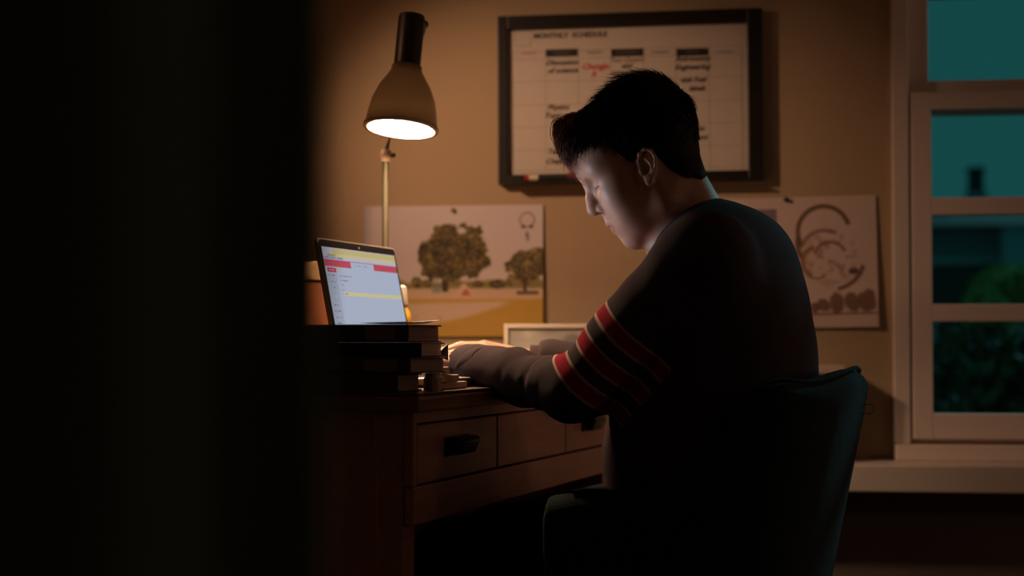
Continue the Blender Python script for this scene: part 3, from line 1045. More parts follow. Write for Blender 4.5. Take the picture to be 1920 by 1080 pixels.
# ------------------------------------------------------------------ wall: whiteboard
m_board = mat('whiteboard_face', (0.62, 0.57, 0.53), 0.28, var=0.02)
m_bfr = mat('whiteboard_frame', (0.012, 0.011, 0.012), 0.4)
m_ink = mat('board_ink_black', (0.012, 0.010, 0.010), 0.6)
m_ink2 = mat('board_ink_faded', (0.075, 0.055, 0.045), 0.6)
m_line = mat('board_line_grey', (0.47, 0.43, 0.395), 0.6)
m_red = mat('board_ink_red', (0.55, 0.05, 0.05), 0.6)
m_blue = mat('board_ink_blue', (0.16, 0.18, 0.35), 0.6)
m_pale = mat('board_ink_pale', (0.20, 0.15, 0.15), 0.6)
bx0, bz0 = on_wall(937, 349)
bx1, bz1 = on_wall(1430, 22)
BW, BH = bx1 - bx0, bz1 - bz0
wbd = thing('whiteboard', 'black-framed whiteboard with a hand-filled monthly schedule on the wall', 'whiteboard', (bx0, WALL_Y - 0.0005, bz0))
wbd.rotation_euler = (0, math.radians(-0.35), 0)
def bpt(px, py):
    x, z = on_wall(px, py, WALL_Y - 0.014)
    return x - bx0, z - bz0
fw_l, fz_b = bpt(954, 329)
fw_r, fz_t = bpt(1402, 46)
box('panel', (fw_l - 0.002, -0.014, fz_b - 0.002), (fw_r + 0.002, 0, fz_t + 0.002), m_board, wbd, 0)
for lo, hi in (((0, 0), (fw_l, BH)), ((fw_r, 0), (BW, BH)), ((fw_l, 0), (fw_r, fz_b)), ((fw_l, fz_t), (fw_r, BH))):
    box('frame_bar', (lo[0], -0.026, lo[1]), (hi[0], 0, hi[1]), m_bfr, wbd, 0.002)
box('pen_tray', (fw_l, -0.048, 0.001), (fw_r, -0.0255, 0.005), m_bfr, wbd, 0.001)
def wr(s, px, py, size_px, m, shear=0.0, bold=0.0, name='writing'):
    me = text_mesh(name, s, size_px / 850.0, m, shear, 'CENTER', bold)
    me.transform(Matrix.Rotation(math.radians(90), 4, 'X'))
    x, z = bpt(px, py)
    return link(name, me, wbd, (x, -0.0146, z))
def bar(name, pxa, pya, pxb, pyb, m, y=-0.0143):
    pm, ym = (pxa + pxb) / 2, (pya + pyb) / 2
    xa, xb = bpt(pxa, ym)[0], bpt(pxb, ym)[0]
    za, zb = bpt(pm, pya)[1], bpt(pm, pyb)[1]
    return box(name, (min(xa, xb), y, min(za, zb)), (max(xa, xb), -0.0139, max(za, zb)), m, wbd, 0)
cols = [963, 1024, 1086, 1147, 1209, 1269, 1331, 1392]
tl = 0.033 - 0.016 - 0.006
def yrow(px, y):                                # rows climb slightly to the right
    return y
rows = [93, 108, 150, 194, 236, 279, 318]
for r in rows:
    bar('grid_line', 963, r - 0.8, 1392, r + 0.8, m_line)
for c in cols:
    bar('grid_line', c - 0.8, 93, c + 0.8, 322, m_line, -0.01445)
wr('MONTHLY  SCHEDULE', 1071, 67, 13.5, m_ink2, 0, 0.0006, 'title')
for a, b, c, d in ((966, 57, 998, 59.5), (966, 85.5, 998, 88), (966, 60, 968.5, 85), (995.5, 60, 998, 85)):
    bar('box_line', a, b, c, d, m_line)
for k, nm in enumerate(['SUNDAY', 'MONDAY', 'TUESDAY', 'WEDNESDAY', 'THURSDAY', 'FRIDAY', 'SATURDAY']):
    xc = (cols[k] + cols[k + 1]) / 2
    if k in (1, 3, 5):
        bar('day_block', cols[k] + 1, 93, cols[k + 1] - 1, 107, m_ink, -0.0147)
        h = wr(nm, xc, 100, 7.0, m_pale, 0, 0, 'day_name')
        h.location.y = -0.0150
    else:
        wr(nm, xc, 100, 7.0, m_red if k == 0 else (m_blue if k == 6 else m_ink2), 0, 0, 'day_name')
H = lambda s, x, y, sz=12.0, m=m_ink2: wr(s, x, y, sz * 1.12, m, 0.35, 0.0005)
H('Discussion', 1055, 118, 12.5); H('of science', 1056, 133, 12.5)
H('Chungju', 1117, 126, 13.5, m_red); H('R', 1114, 141, 13, m_red)
H('Two Quests', 1176, 114, 11.5); H('and', 1176, 125, 11); H('composition', 1174, 137, 10)
H('Astronomy', 1300, 112, 12.5); H('Engineering', 1299, 128, 12.5); H('visit Fuel', 1300, 152, 12); H('labels', 1308, 168, 12)
H('Physics', 1047, 202, 12.5); H('Topic one', 1050, 217, 12.5)
H('Term', 1042, 285, 12); H('Chapter', 1046, 303, 12)
H('tests', 1308, 243, 12); H('report', 1308, 260, 12)
# markers and eraser on the tray
def marker(px, ln, label, cap, body):
    x, _ = bpt(px, 345)
    mk = thing('board_marker', label, 'marker', (bx0 + x, WALL_Y - 0.0375, bz0 + 0.0055 + 0.0068 + 0.0005), group='markers on the whiteboard tray')
    def seg(nm, a, b, r, m):
        bm = bmesh.new()
        bm_tube(bm, [(a, 0, 0), (b, 0, 0)], r, 12)
        sharp(link(nm, bm_mesh(nm, bm, m, True), mk))
    seg('cap_end', 0.0, 0.010, 0.0066, cap)
    seg('cap', 0.010, 0.030, 0.0066, mat('marker_white', (0.75, 0.68, 0.55), 0.4))
    seg('barrel', 0.030, ln, 0.0062, body)
marker(986, 0.125, 'red-tipped white and black marker at the left of the whiteboard tray', mat('marker_red', (0.45, 0.03, 0.03), 0.4), mat('marker_black', (0.02, 0.02, 0.02), 0.4))
be = thing('board_eraser', 'dark red felt eraser on the whiteboard tray beside the face', 'eraser', (bx0 + bpt(1102, 345)[0], WALL_Y - 0.0385, bz0 + 0.0054))
box('felt', (-0.04, -0.0105, 0), (0.04, 0.0105, 0.006), mat('felt_dark', (0.03, 0.02, 0.02), 0.9), be, 0.001)
box('handle', (-0.04, -0.011, 0.006), (0.04, 0.011, 0.018), mat('eraser_red', (0.22, 0.012, 0.02), 0.5), be, 0.002)

# ------------------------------------------------------------------ wall: posters
def blob(s, t, cx, cy, rx, ry, seed, rough=0.35, fr=9):
    d = np.hypot((s - cx) / rx, (t - cy) / ry)
    return d + (fbm(s * fr, t * fr, seed) - 0.5) * 2 * rough
def mixc(c, mask, col):
    m_ = np.clip(mask, 0, 1)[:, None]
    return c * (1 - m_) + np.asarray(col, float) * m_
def smooth(a, b, x):
    t_ = np.clip((x - a) / (b - a), 0, 1)
    return t_ * t_ * (3 - 2 * t_)
def park(s, t):
    c = np.tile(np.array([214., 206., 212.]), (len(s), 1))
    c = mixc(c, smooth(0.1, 0.6, t) * 0.5, (222, 210, 206))
    c = mixc(c, (1 - smooth(0.0, 0.06, s)) * (t < 0.3) * 0.5, (150, 150, 185))
    n = fbm(s * 14, t * 14, 3)
    g = smooth(0.62, 0.66, t)
    c = mixc(c, smooth(0.56, 0.60, t + 0.05 * (fbm(s * 16, t * 2, 9) - 0.5)) * (1 - g), (140, 130, 80))
    c = mixc(c, g, (214, 186, 160))
    c = mixc(c, smooth(0.70, 0.73, t), (196, 158, 72))
    path = smooth(-0.02, 0.02, t - 0.755 + 0.03 * s) * smooth(-0.02, 0.02, 0.92 - 0.20 * s - t + 0.06 * np.sin(s * 4)) * (1 - smooth(0.76, 0.84, s + 0.4 * (t - 0.75)))
    c = mixc(c, path, (216, 190, 172))
    c = mixc(c, smooth(0.5, 0.8, n) * (t > 0.72) * 0.25, (170, 150, 60))
    # trunk, crowns
    c = mixc(c, smooth(0.022, 0.012, np.abs(s - 0.455 - 0.02 * (t - 0.6))) * (t > 0.45) * (t < 0.66), (70, 55, 45))
    cr = np.minimum.reduce([blob(s, t, 0.44, 0.40, 0.125, 0.19, 1, 0.42, 20), blob(s, t, 0.46, 0.27, 0.095, 0.12, 2, 0.42, 20), blob(s, t, 0.59, 0.34, 0.105, 0.19, 4, 0.42, 20), blob(s, t, 0.53, 0.42, 0.12, 0.15, 13, 0.42, 20), blob(s, t, 0.36, 0.38, 0.065, 0.11, 5, 0.42, 20)])
    leaf = np.array([[92, 82, 52]]) + (fbm(s * 95, t * 72, 6)[:, None] - 0.5) * np.array([[150, 130, 90]]) + (fbm(s * 22, t * 18, 61)[:, None] - 0.5) * np.array([[90, 75, 40]])
    k = smooth(1.05, 0.9, cr)[:, None]
    c = c * (1 - k) + np.clip(leaf, 15, 200) * k
    cr2 = np.minimum(blob(s, t, 0.905, 0.47, 0.10, 0.13, 7, 0.42, 20), blob(s, t, 0.97, 0.44, 0.06, 0.12, 8, 0.42, 20))
    k = smooth(1.05, 0.9, cr2)[:, None]
    c = c * (1 - k) + np.clip(leaf * 1.05 + 8, 15, 200) * k
    c = mixc(c, smooth(0.012, 0.006, np.abs(s - 0.90)) * (t > 0.55) * (t < 0.66), (80, 60, 50))
    for cx, cy, rx, ry, sd in ((0.295, 0.585, 0.035, 0.05, 11), (0.75, 0.60, 0.05, 0.035, 12), (0.35, 0.60, 0.03, 0.03, 14), (0.63, 0.60, 0.04, 0.03, 16), (0.82, 0.57, 0.025, 0.05, 17)):
        k = smooth(1.05, 0.85, blob(s, t, cx, cy, rx, ry, sd))[:, None]
        c = c * (1 - k) + np.clip(leaf * 1.1, 15, 200) * k
    c = mixc(c, (np.abs(s - 0.915) < 0.06) * (np.abs(t - 0.668) < 0.014) * 0.8, (90, 72, 66))
    tent = (t > 0.60) & (t < 0.70) & (np.abs(s - 0.56) < (t - 0.585) * 0.55)
    c = mixc(c, tent * 1.0, (222, 190, 170))
    tent2 = (t > 0.635) & (t < 0.69) & (np.abs(s - 0.572) < (t - 0.62) * 0.42)
    c = mixc(c, tent2 * 1.0, (196, 112, 84))
    c = mixc(c, ((np.abs(s - 0.405) < 0.025) & (np.abs(t - 0.635) < 0.03)) * 0.7, (120, 140, 160))
    # mark in the upper right corner
    r = np.hypot((s - 0.912) * 1.38, t - 0.115)
    c = mixc(c, smooth(0.012, 0.004, np.abs(r - 0.055)) * 0.7, (150, 130, 130))
    for ex in (-0.022, 0.022):
        c = mixc(c, smooth(1, 0.6, np.hypot((s - 0.912 - ex) / 0.014, (t - 0.165) / 0.018)), (95, 75, 80))
    c = mixc(c, ((np.abs(s - 0.912) < 0.012) & (np.abs(t - 0.24) < 0.035) & (fbm(s * 90, t * 70, 31) > 0.42)) * 0.7, (120, 100, 100))
    return np.clip(c, 0, 255)
m_print = mat('poster_print', (1, 1, 1), 0.75, attr='Col', var=0.02)
m_pin = mat('pin_yellow', (0.45, 0.42, 0.10), 0.4)
m_pinb = mat('pin_black', (0.02, 0.02, 0.02), 0.4)
def poster(label, quad, colf, n, rot, pins):
    (xa, ya), (xb, yb) = quad
    x0, z1 = on_wall(xa, ya, WALL_Y - 0.01)
    x1, z0 = on_wall(xb, yb, WALL_Y - 0.01)
    curl = lambda s, t: -0.010 * (0.55 + 0.45 * np.abs(2 * s - 1) ** 3 * t) * (0.3 + 0.7 * t)
    t = thing('poster', label, 'poster', (x0, WALL_Y - 0.0015, z0))
    t.rotation_euler = (0, math.radians(rot), 0)
    sh = link('sheet', sheet('sheet', x1 - x0, z1 - z0, n[0], n[1], colf, m_print, 0.0012, curl), t)
    for k, (px, py, m) in enumerate(pins):
        a, b = on_wall(px, py, WALL_Y - 0.01)
        bm = bmesh.new()
        bm_lathe(bm, [(0, 0), (0.005, 0), (0.0055, 0.0015), (0.004, 0.003), (0.004, 0.005), (0.0046, 0.006), (0.0046, 0.007), (0, 0.0075)], 14, Matrix.Rotation(math.radians(90), 4, 'X'))
        link('push_pin', bm_mesh('push_pin', bm, m, True), t, (a - x0, -0.004, b - z0))
    return t
poster('poster of a park with a large round tree and a tent, behind the lamp', ((683, 387), (1018, 631)), park, (230, 170), 0.0, [(848, 393, m_pin)])
def sketch(s, t):
    c = np.tile(np.array([216., 198., 194.]), (len(s), 1))
    c += (fbm(s * 5, t * 5, 41)[:, None] - 0.5) * 12
    # photo patch in the upper left
    ph = (s > 0.055) & (s < 0.37) & (t > 0.085) & (t < 0.32)
    pc_ = np.tile(np.array([128., 118., 130.]), (len(s), 1))
    pc_ = mixc(pc_, smooth(1.1, 0.8, blob(s, t, 0.36, 0.25, 0.07, 0.055, 42)), (72, 52, 42))
    pc_ = mixc(pc_, smooth(0.285, 0.295, t), (170, 116, 66))
    c = np.where(ph[:, None], pc_, c)
    A = 278.0 / 245.0
    X, Y = s * A, t
    def arc(cx, cy, r, a0, a1, w, col, ey=1.0):
        nonlocal c
        dx, dy = X - cx, (Y - cy) / ey
        a = np.degrees(np.arctan2(-dy, dx)) % 360
        ok = ((a - a0) % 360) < ((a1 - a0) % 360)
        c = mixc(c, smooth(w, w * 0.5, np.abs(np.hypot(dx, dy) - r)) * ok * 0.85, col)
    arc(0.755, 0.27, 0.185, 15, 215, 0.022, (104, 78, 58), 1.05)
    arc(0.755, 0.36, 0.19, 165, 215, 0.022, (110, 82, 62), 1.0)
    arc(0.76, 0.43, 0.17, 60, 160, 0.02, (150, 118, 116), 1.0)
    arc(0.80, 0.46, 0.11, 20, 170, 0.018, (150, 112, 96), 1.0)
    arc(0.70, 0.50, 0.10, 100, 250, 0.024, (160, 112, 92), 1.1)
    arc(0.82, 0.53, 0.07, 0, 360, 0.014, (150, 112, 98), 1.2)
    arc(0.74, 0.47, 0.05, 0, 360, 0.012, (140, 105, 95), 1.3)
    arc(0.78, 0.50, 0.255, 285, 352, 0.022, (112, 82, 72), 0.85)
    arc(0.70, 0.585, 0.06, 200, 350, 0.016, (150, 116, 104), 0.7)
    c = mixc(c, smooth(1.1, 0.6, np.hypot((X - 0.965) / 0.045, (Y - 0.575) / 0.03)) * 0.9, (92, 66, 70))
    sc = fbm(X * 26, Y * 26, 44)
    c = mixc(c, smooth(0.55, 0.7, sc) * smooth(0.24, 0.12, np.hypot(X - 0.80, (Y - 0.47) * 0.9)) * 0.45, (140, 98, 84))
    # row of trees and road along the foot
    for cx, cy, rx, ry, sd in ((0.66, 0.83, 0.05, 0.05, 51), (0.74, 0.82, 0.045, 0.085, 52), (0.84, 0.81, 0.05, 0.08, 53), (0.93, 0.80, 0.06, 0.09, 54), (0.60, 0.85, 0.03, 0.04, 55), (0.52, 0.83, 0.05, 0.06, 56), (0.40, 0.82, 0.05, 0.08, 57), (0.28, 0.83, 0.05, 0.07, 58), (0.15, 0.82, 0.06, 0.08, 59)):
        c = mixc(c, smooth(1.1, 0.75, blob(s, t, cx, cy, rx, ry, sd, 0.3, 22)) * 0.8, (112, 80, 66))
    c = mixc(c, (np.abs(t - 0.895) < 0.008) * 0.6, (120, 86, 84))
    c = mixc(c, (np.abs(t - 0.918 + 0.02 * s) < 0.006) * 0.4, (150, 110, 104))
    return np.clip(c, 0, 255)
poster('poster of ink sketches and a small photo, between the person and the window', ((1352, 373), (1648, 617)), sketch, (230, 190), -0.9, [(1478, 376, m_pinb)])

# ------------------------------------------------------------------ curtain close to the camera
def curtain():
    m_cur = mat('curtain_cloth', (0.20, 0.36, 0.33), 0.95, var=0.15, scale=10, sheen=0.1)
    n, mrows = 150, 14
    xs = np.linspace(-0.95, -0.0675, n)
    V = []
    for j in range(mrows):
        z = 0.015 + (2.50 - 0.015) * j / (mrows - 1)
        for i, x in enumerate(xs):
            ph = x * 52 + 0.5 * math.sin(x * 17)
            d = 0.52 + 0.022 * math.sin(ph) + 0.008 * math.sin(ph * 0.37 + 1)
            V.append(W(x + 0.004 * math.sin(j * 0.6 + i * 0.05) * (1 - j / mrows), d, z))
    Fs = [(j * n + i, j * n + i + 1, (j + 1) * n + i + 1, (j + 1) * n + i) for j in range(mrows - 1) for i in range(n - 1)]
    o = thing('curtain', 'dark green-black curtain hanging close by at the left', 'curtain', W(-0.5, 0.52, 0))
    me = mesh('cloth', [v - o.location for v in V], Fs, m_cur, True)
    c = link('cloth', me, o)
    s = c.modifiers.new('s', 'SOLIDIFY')
    s.thickness = 0.004
    a, b = W(-1.02, 0.52, 2.52) - o.location, W(0.0, 0.52, 2.52) - o.location
    tube('rail', [a, b], 0.012, m_bfr, o, 12)
curtain()
# ------------------------------------------------------------------ chair
TV = np.array([-0.937, 0.349, 0.0])              # the way the person faces (camera-aligned metres)
TL = np.array([-0.349, -0.937, 0.0])             # the person's left
TO = np.array([0.315, 2.285, 0.0])
def T(f, l, z):
    return TO + TV * f + TL * l + np.array([0, 0, z])
CH_RZ = math.atan2(TV[1], TV[0]) + YAW
def armchair():
    m_f = mat('chair_fabric', (0.014, 0.030, 0.034), 0.95, var=0.35, scale=60, bump=0.6, bscale=300, spec=0.15, sheen=0.06)
    m_leg = mat('chair_leg_wood', (0.05, 0.028, 0.016), 0.5, var=0.2)
    ch = thing('armchair', 'dark teal fabric tub chair the person sits in', 'chair', W(*T(0.0, 0.0, 0)), CH_RZ)
    N = 72
    def path(s, z, inset):
        """s in -1..1 from the right arm's front round the back to the left arm's front"""
        k = (z - 0.42) / 0.35
        hw = 0.265 + 0.030 * k - inset
        bd = 0.155 + 0.070 * k - inset
        fr = 0.20
        a = abs(s)
        if a > 0.5:
            x = (a - 0.5) / 0.5 * (fr + 0.02) - 0.02
            y = hw * (1 - 0.10 * max(0.0, (a - 0.7) / 0.3) ** 2)
        else:
            t = a / 0.5 * math.pi / 2
            e = 2 / 2.6
            x = -0.02 - (bd - 0.02) * abs(math.cos(t)) ** e
            y = hw * abs(math.sin(t)) ** e
        return x, math.copysign(y, s)
    def rim(s):
        a = abs(s)
        t = min(1.0, max(0.0, (a - 0.30) / 0.30))
        t = t * t * (3 - 2 * t)
        return (0.764 + 0.009 * math.cos(a * 11 + 0.6)) * (1 - t) + 0.602 * t - 0.012 * max(0.0, (a - 0.85) / 0.15)
    bm = bmesh.new()
    rows = []
    th = 0.066
    for i in range(N + 1):
        s = -1 + 2 * i / N
        zr = rim(s)
        col = []
        for j in range(9):
            z = 0.37 + (zr - 0.034 - 0.37) * j / 8
            col.append((*path(s, z, 0.0), z))
        for j in range(1, 8):
            a = math.pi * j / 8
            z = zr - 0.034 + 0.034 * math.sin(a)
            col.append((*path(s, z, th * 0.5 * (1 - math.cos(a))), z))
        for j in range(8):
            z = zr - 0.034 + (0.44 - zr + 0.034) * j / 7
            col.append((*path(s, z, th), z))
        rows.append([bm.verts.new(p) for p in col])
    K = len(rows[0])
    for a, b in zip(rows, rows[1:]):
        for j in range(K - 1):
            bm.faces.new((a[j], b[j], b[j + 1], a[j + 1]))
        bm.faces.new((a[K - 1], b[K - 1], b[0], a[0]))
    for r in (rows[0], rows[-1]):
        f = bm.faces.new(r)
        bmesh.ops.poke(bm, faces=[f])
    sh = link('shell', bm_mesh('shell', bm, m_f, True), ch)
    ss = sh.modifiers.new('sub', 'SUBSURF')
    ss.levels = ss.render_levels = 1
    pts = []
    for i in range(4, N - 3):
        s = -1 + 2 * i / N
        z = rim(s)
        x, y = path(s, z, th * 0.30)
        pts.append((x, y, z + 0.0005))
    tube('piping', pts, 0.0035, m_f, sh, 6)
    tube('loose_thread', [(-0.212, -0.02, 0.716), (-0.2265, -0.02, 0.7175), (-0.2305, -0.02, 0.713), (-0.2305, -0.02, 0.708), (-0.2265, -0.02, 0.7035), (-0.210, -0.02, 0.704)], 0.0005, m_f, sh, 5)
    bm = bmesh.new()
    bm_box(bm, (-0.115, -0.195, 0.37), (0.225, 0.195, 0.458), 0.03, 4)
    link('seat_cushion', bm_mesh('seat_cushion', bm, m_f, True), ch)
    box('seat_base', (-0.125, -0.20, 0.335), (0.20, 0.20, 0.372), m_leg, ch, 0.004)
    for x, y in ((-0.10, 0.16), (-0.10, -0.16), (0.17, 0.16), (0.17, -0.16)):
        tube('leg', [(x, y, 0.34), (x * 1.25, y * 1.15, 0.0)], [0.02, 0.012], m_leg, ch, 14)
armchair()

# ------------------------------------------------------------------ person
HP, HY = math.radians(28), math.radians(-3)
HF = np.array([-math.cos(HP) * math.cos(HY), math.cos(HP) * math.sin(HY), -math.sin(HP)])
HLv = np.cross([0, 0, 1], HF)
HLv /= np.linalg.norm(HLv)
HU = np.cross(HF, HLv)
HO = np.array([0.2013, 2.30, CAM_Z + (HORIZON - 325) / FPX * 2.30])
HR = np.stack([HF, HLv, HU], 1)
def H3(f, l, u):
    return HO + HF * f + HLv * l + HU * u
def head_local(P):
    return (P - HO) @ HR
def both(fn):
    for s in (1, -1):
        fn(s)
S_L, E_L, W_L = T(-0.02, 0.165, 0.928), np.array([0.100, 2.19, 0.742]), np.array([-0.069, 2.42, 0.766])
S_R, E_R, W_R = T(-0.02, -0.165, 0.928), np.array([0.26, 2.60, 0.760]), np.array([0.042, 2.62, 0.773])
NB = np.array([0.290, 2.30, 0.950])
CC = np.array([0.2695, 2.30, 0.993])                # centre of the collar
NAX = np.array([-0.50, 0.0, 0.866])
def head_field():
    F = Field()
    E = lambda f, l, u, r, k=0.02, cut=False: F.ell(H3(f, l, u), r, k, cut, HR)
    Cn = lambda a, b, ra, rb, k=0.01, cut=False: F.cone(H3(*a), H3(*b), ra, rb, k, cut)
    E(-0.009, 0, 0.045, (0.088, 0.073, 0.079))
    E(0.034, 0, 0.048, (0.050, 0.062, 0.056), 0.03)
    E(0.026, 0, -0.018, (0.052, 0.057, 0.064), 0.03)
    both(lambda s: Cn((0.000, 0.051 * s, -0.052), (0.052, 0.016 * s, -0.080), 0.016, 0.0145, 0.03))
    both(lambda s: Cn((-0.002, 0.054 * s, -0.005), (0.000, 0.051 * s, -0.052), 0.014, 0.016, 0.03))
    E(0.0575, 0, -0.0815, (0.0155, 0.020, 0.0145), 0.018)
    both(lambda s: E(0.050, 0.044 * s, -0.008, (0.024, 0.019, 0.022), 0.03))
    both(lambda s: E(0.046, 0.034 * s, -0.045, (0.026, 0.020, 0.026), 0.03))
    E(0.060, 0, -0.045, (0.0225, 0.030, 0.026), 0.016)                                   # muzzle
    E(0.065, 0, 0.046, (0.018, 0.040, 0.020), 0.02)                                      # brow
    both(lambda s: Cn((0.0745, 0.012 * s, 0.0410), (0.064, 0.048 * s, 0.039), 0.0085, 0.0075, 0.012))
    both(lambda s: E(0.0865, 0.031 * s, 0.0195, (0.0150, 0.0175, 0.0120), 0.010, True))   # sockets
    both(lambda s: E(0.0600, 0.0315 * s, 0.0190, (0.0150, 0.0165, 0.0132), 0.006))       # lids over the eyeball
    both(lambda s: E(0.046, 0.045 * s, 0.044, (0.030, 0.022, 0.026), 0.02))               # temples
    F.chain([H3(0.0755, 0, 0.036), H3(0.0790, 0, 0.025), H3(0.0880, 0, 0.001), H3(0.0915, 0, -0.0115)], [0.0085, 0.0078, 0.0085, 0.0098], 0.008)
    E(0.0912, 0, -0.0138, (0.0110, 0.0108, 0.0102), 0.006)
    both(lambda s: E(0.0780, 0.0130 * s, -0.0180, (0.0120, 0.0066, 0.0085), 0.005))
    both(lambda s: E(0.0830, 0.0062 * s, -0.0262, (0.0055, 0.0032, 0.0035), 0.002, True)) # nostrils
    Cn((0.0815, 0, -0.030), (0.0820, 0, -0.039), 0.0025, 0.0025, 0.008)                  # philtrum
    F.chain([H3(0.0600, -0.0235, -0.0495), H3(0.0735, -0.011, -0.0450), H3(0.0800, 0, -0.0450), H3(0.0735, 0.011, -0.0450), H3(0.0600, 0.0235, -0.0495)], [0.003, 0.0055, 0.0060, 0.0055, 0.003], 0.005)
    F.chain([H3(0.0590, -0.0225, -0.0520), H3(0.0700, -0.011, -0.0565), H3(0.0755, 0, -0.0568), H3(0.0700, 0.011, -0.0565), H3(0.0590, 0.0225, -0.0520)], [0.003, 0.0055, 0.0062, 0.0055, 0.003], 0.005)
    F.chain([H3(0.0600, -0.0255, -0.0510), H3(0.0790, -0.010, -0.0503), H3(0.0865, 0, -0.0503), H3(0.0790, 0.010, -0.0503), H3(0.0600, 0.0255, -0.0510)], [0.0010, 0.0012, 0.0014, 0.0012, 0.0010], 0.003, True)
    both(lambda s: F.cone(H3(0.0712, 0.0195 * s, 0.0137), H3(0.0700, 0.0430 * s, 0.0143), 0.0011, 0.0011, 0.003, True))  # lid line
    # neck and its root
    F.cone(H3(-0.028, 0, -0.030), NB, 0.052, 0.062, 0.03)
    F.cone(H3(-0.038, 0, 0.000), np.array([0.284, 2.30, 0.972]), 0.038, 0.048, 0.03)
    both(lambda s: F.cone(H3(-0.025, 0.045 * s, -0.035), CC + np.array([-0.045, -0.02 * s, -0.045]), 0.014, 0.012, 0.02))
    F.ell(T(-0.01, 0, 0.92), (0.09, 0.15, 0.07), 0.04, False, np.stack([TV, TL, [0, 0, 1]], 1))
    # ears
    def ear(s):
        ct, sn = math.cos(math.radians(20)), math.sin(math.radians(20))
        def e(f, o, u):
            f, u = f * 0.86, u * 0.95
            return H3(0.0045 + f * ct - u * sn, s * (0.0680 + o), 0.003 + f * sn + u * ct)
        Re = HR @ np.array([[ct, 0, -sn], [0, 1, 0], [sn, 0, ct]])
        F.ell(e(-0.004, 0.004, 0.004), (0.0120, 0.0030, 0.024), 0.005, False, Re)
        F.ell(e(-0.002, -0.002, 0.0), (0.010, 0.008, 0.018), 0.006, False, Re)
        hx = [(0.009, 0.001, 0.002), (0.0115, 0.006, 0.012), (0.0085, 0.0105, 0.0225), (-0.001, 0.0135, 0.0285), (-0.0115, 0.0155, 0.025), (-0.0168, 0.0165, 0.014), (-0.0160, 0.0155, 0.002), (-0.0115, 0.0125, -0.009), (-0.006, 0.0090, -0.018)]
        F.chain([e(*p) for p in hx], [0.0020, 0.0024, 0.0027, 0.0028, 0.0028, 0.0026, 0.0024, 0.0024, 0.0032], 0.0025)
        F.ell(e(-0.002, 0.0075, -0.0215), (0.0058, 0.0030, 0.0072), 0.005, False, Re)
        F.chain([e(0.004, 0.0075, 0.016), e(-0.003, 0.010, 0.0135), e(-0.0085, 0.0115, 0.006), e(-0.0085, 0.0110, -0.004), e(-0.003, 0.0095, -0.012), e(0.003, 0.0085, -0.0145)], [0.0016, 0.0022, 0.0025, 0.0025, 0.0025, 0.0022], 0.0025)
        F.ell(e(0.0085, 0.0060, -0.004), (0.0028, 0.0030, 0.0048), 0.003, False, Re)
        F.ell(e(0.0010, 0.0105, -0.002), (0.0058, 0.0065, 0.0080), 0.003, True, Re)
    both(ear)
    return F
def hand(F, Wp, K, n, s, curl, spread=0.0):
    """Wp wrist, K middle knuckle, n out of the back of the hand, s towards the thumb"""
    a = (K - Wp) / np.linalg.norm(K - Wp)
    n = n - a * (n @ a)
    n /= np.linalg.norm(n)
    s = s - a * (s @ a) - n * (s @ n)
    s /= np.linalg.norm(s)
    offs = [0.027, 0.0085, -0.0105, -0.0285]
    kn = [K + s * offs[0] - a * 0.003 - n * 0.002, K + s * offs[1], K + s * offs[2] - a * 0.004 - n * 0.001, K + s * offs[3] - a * 0.012 - n * 0.004]
    for i, kp in enumerate(kn):
        F.cone(Wp + s * offs[i] * 0.65, kp, 0.0155, 0.0112, 0.014)
    F.cone(Wp + s * 0.014 - n * 0.006, kn[0] - n * 0.010, 0.016, 0.010, 0.014)
    lens = [(0.041, 0.025, 0.020), (0.045, 0.028, 0.021), (0.041, 0.026, 0.020), (0.033, 0.020, 0.018)]
    for i, kp in enumerate(kn):
        p = kp.copy()
        ang = 0.0
        pts, rr = [p], [0.0098]
        d0 = a + s * (0.06 - 0.05 * i) * (1 + spread)
        d0 /= np.linalg.norm(d0)
        for j, ln in enumerate(lens[i]):
            ang += curl[i][j]
            d = d0 * math.cos(ang) - n * math.sin(ang)
            p = p + d * ln
            pts.append(p)
            rr.append((0.0085, 0.0076, 0.0064)[j] * (0.9 if i == 3 else 1))
        F.chain(pts, rr, 0.0035)
        nl = pts[-1] - (pts[-1] - pts[-2]) * 0.15 + n * 0.0035
        F.ell(nl, (0.005, 0.0045, 0.0028), 0.0012)
    p0 = Wp + a * 0.018 + s * 0.020 - n * 0.006
    p1 = p0 + (a * 0.75 + s * 0.55 - n * 0.35) * 0.042
    p2 = p1 + (a * 0.92 + s * 0.22 - n * 0.35) * 0.030
    p3 = p2 + (a * 0.95 - s * 0.05 - n * 0.35) * 0.024
    F.chain([p0, p1, p2, p3], [0.0145, 0.0115, 0.0095, 0.0075], 0.008)
def arms_field():
    F = Field()
    for E_, W_ in ((E_L, W_L), (E_R, W_R)):
        F.cone(W_ + (E_ - W_) * 0.5, W_ + (E_ - W_) * 0.08, 0.034, 0.0245, 0.01)
        F.cone(W_ + (E_ - W_) * 0.08, W_, 0.0245, 0.022, 0.01)
    up = np.array([0, 0, 1.0])
    U_ = np.array([0.349, 0.937, 0.0])
    KL = W_L + np.array([-0.082, 0.030, 0.024])
    hand(F, W_L, KL, up, U_, [(0.16, 0.25, 0.15)] * 4)
    KR = np.array([-0.050, 2.60, 0.802])
    hand(F, W_R, KR, up * 0.96 - U_ * 0.25, -U_, [(0.26, 0.30, 0.2), (0.28, 0.32, 0.2), (0.30, 0.34, 0.2), (0.34, 0.34, 0.2)])
    return F
KNEE = [T(0.40, 0.10 * s, 0.475) for s in (1, -1)]
ANK = [T(0.36, 0.11 * s, 0.10) for s in (1, -1)]
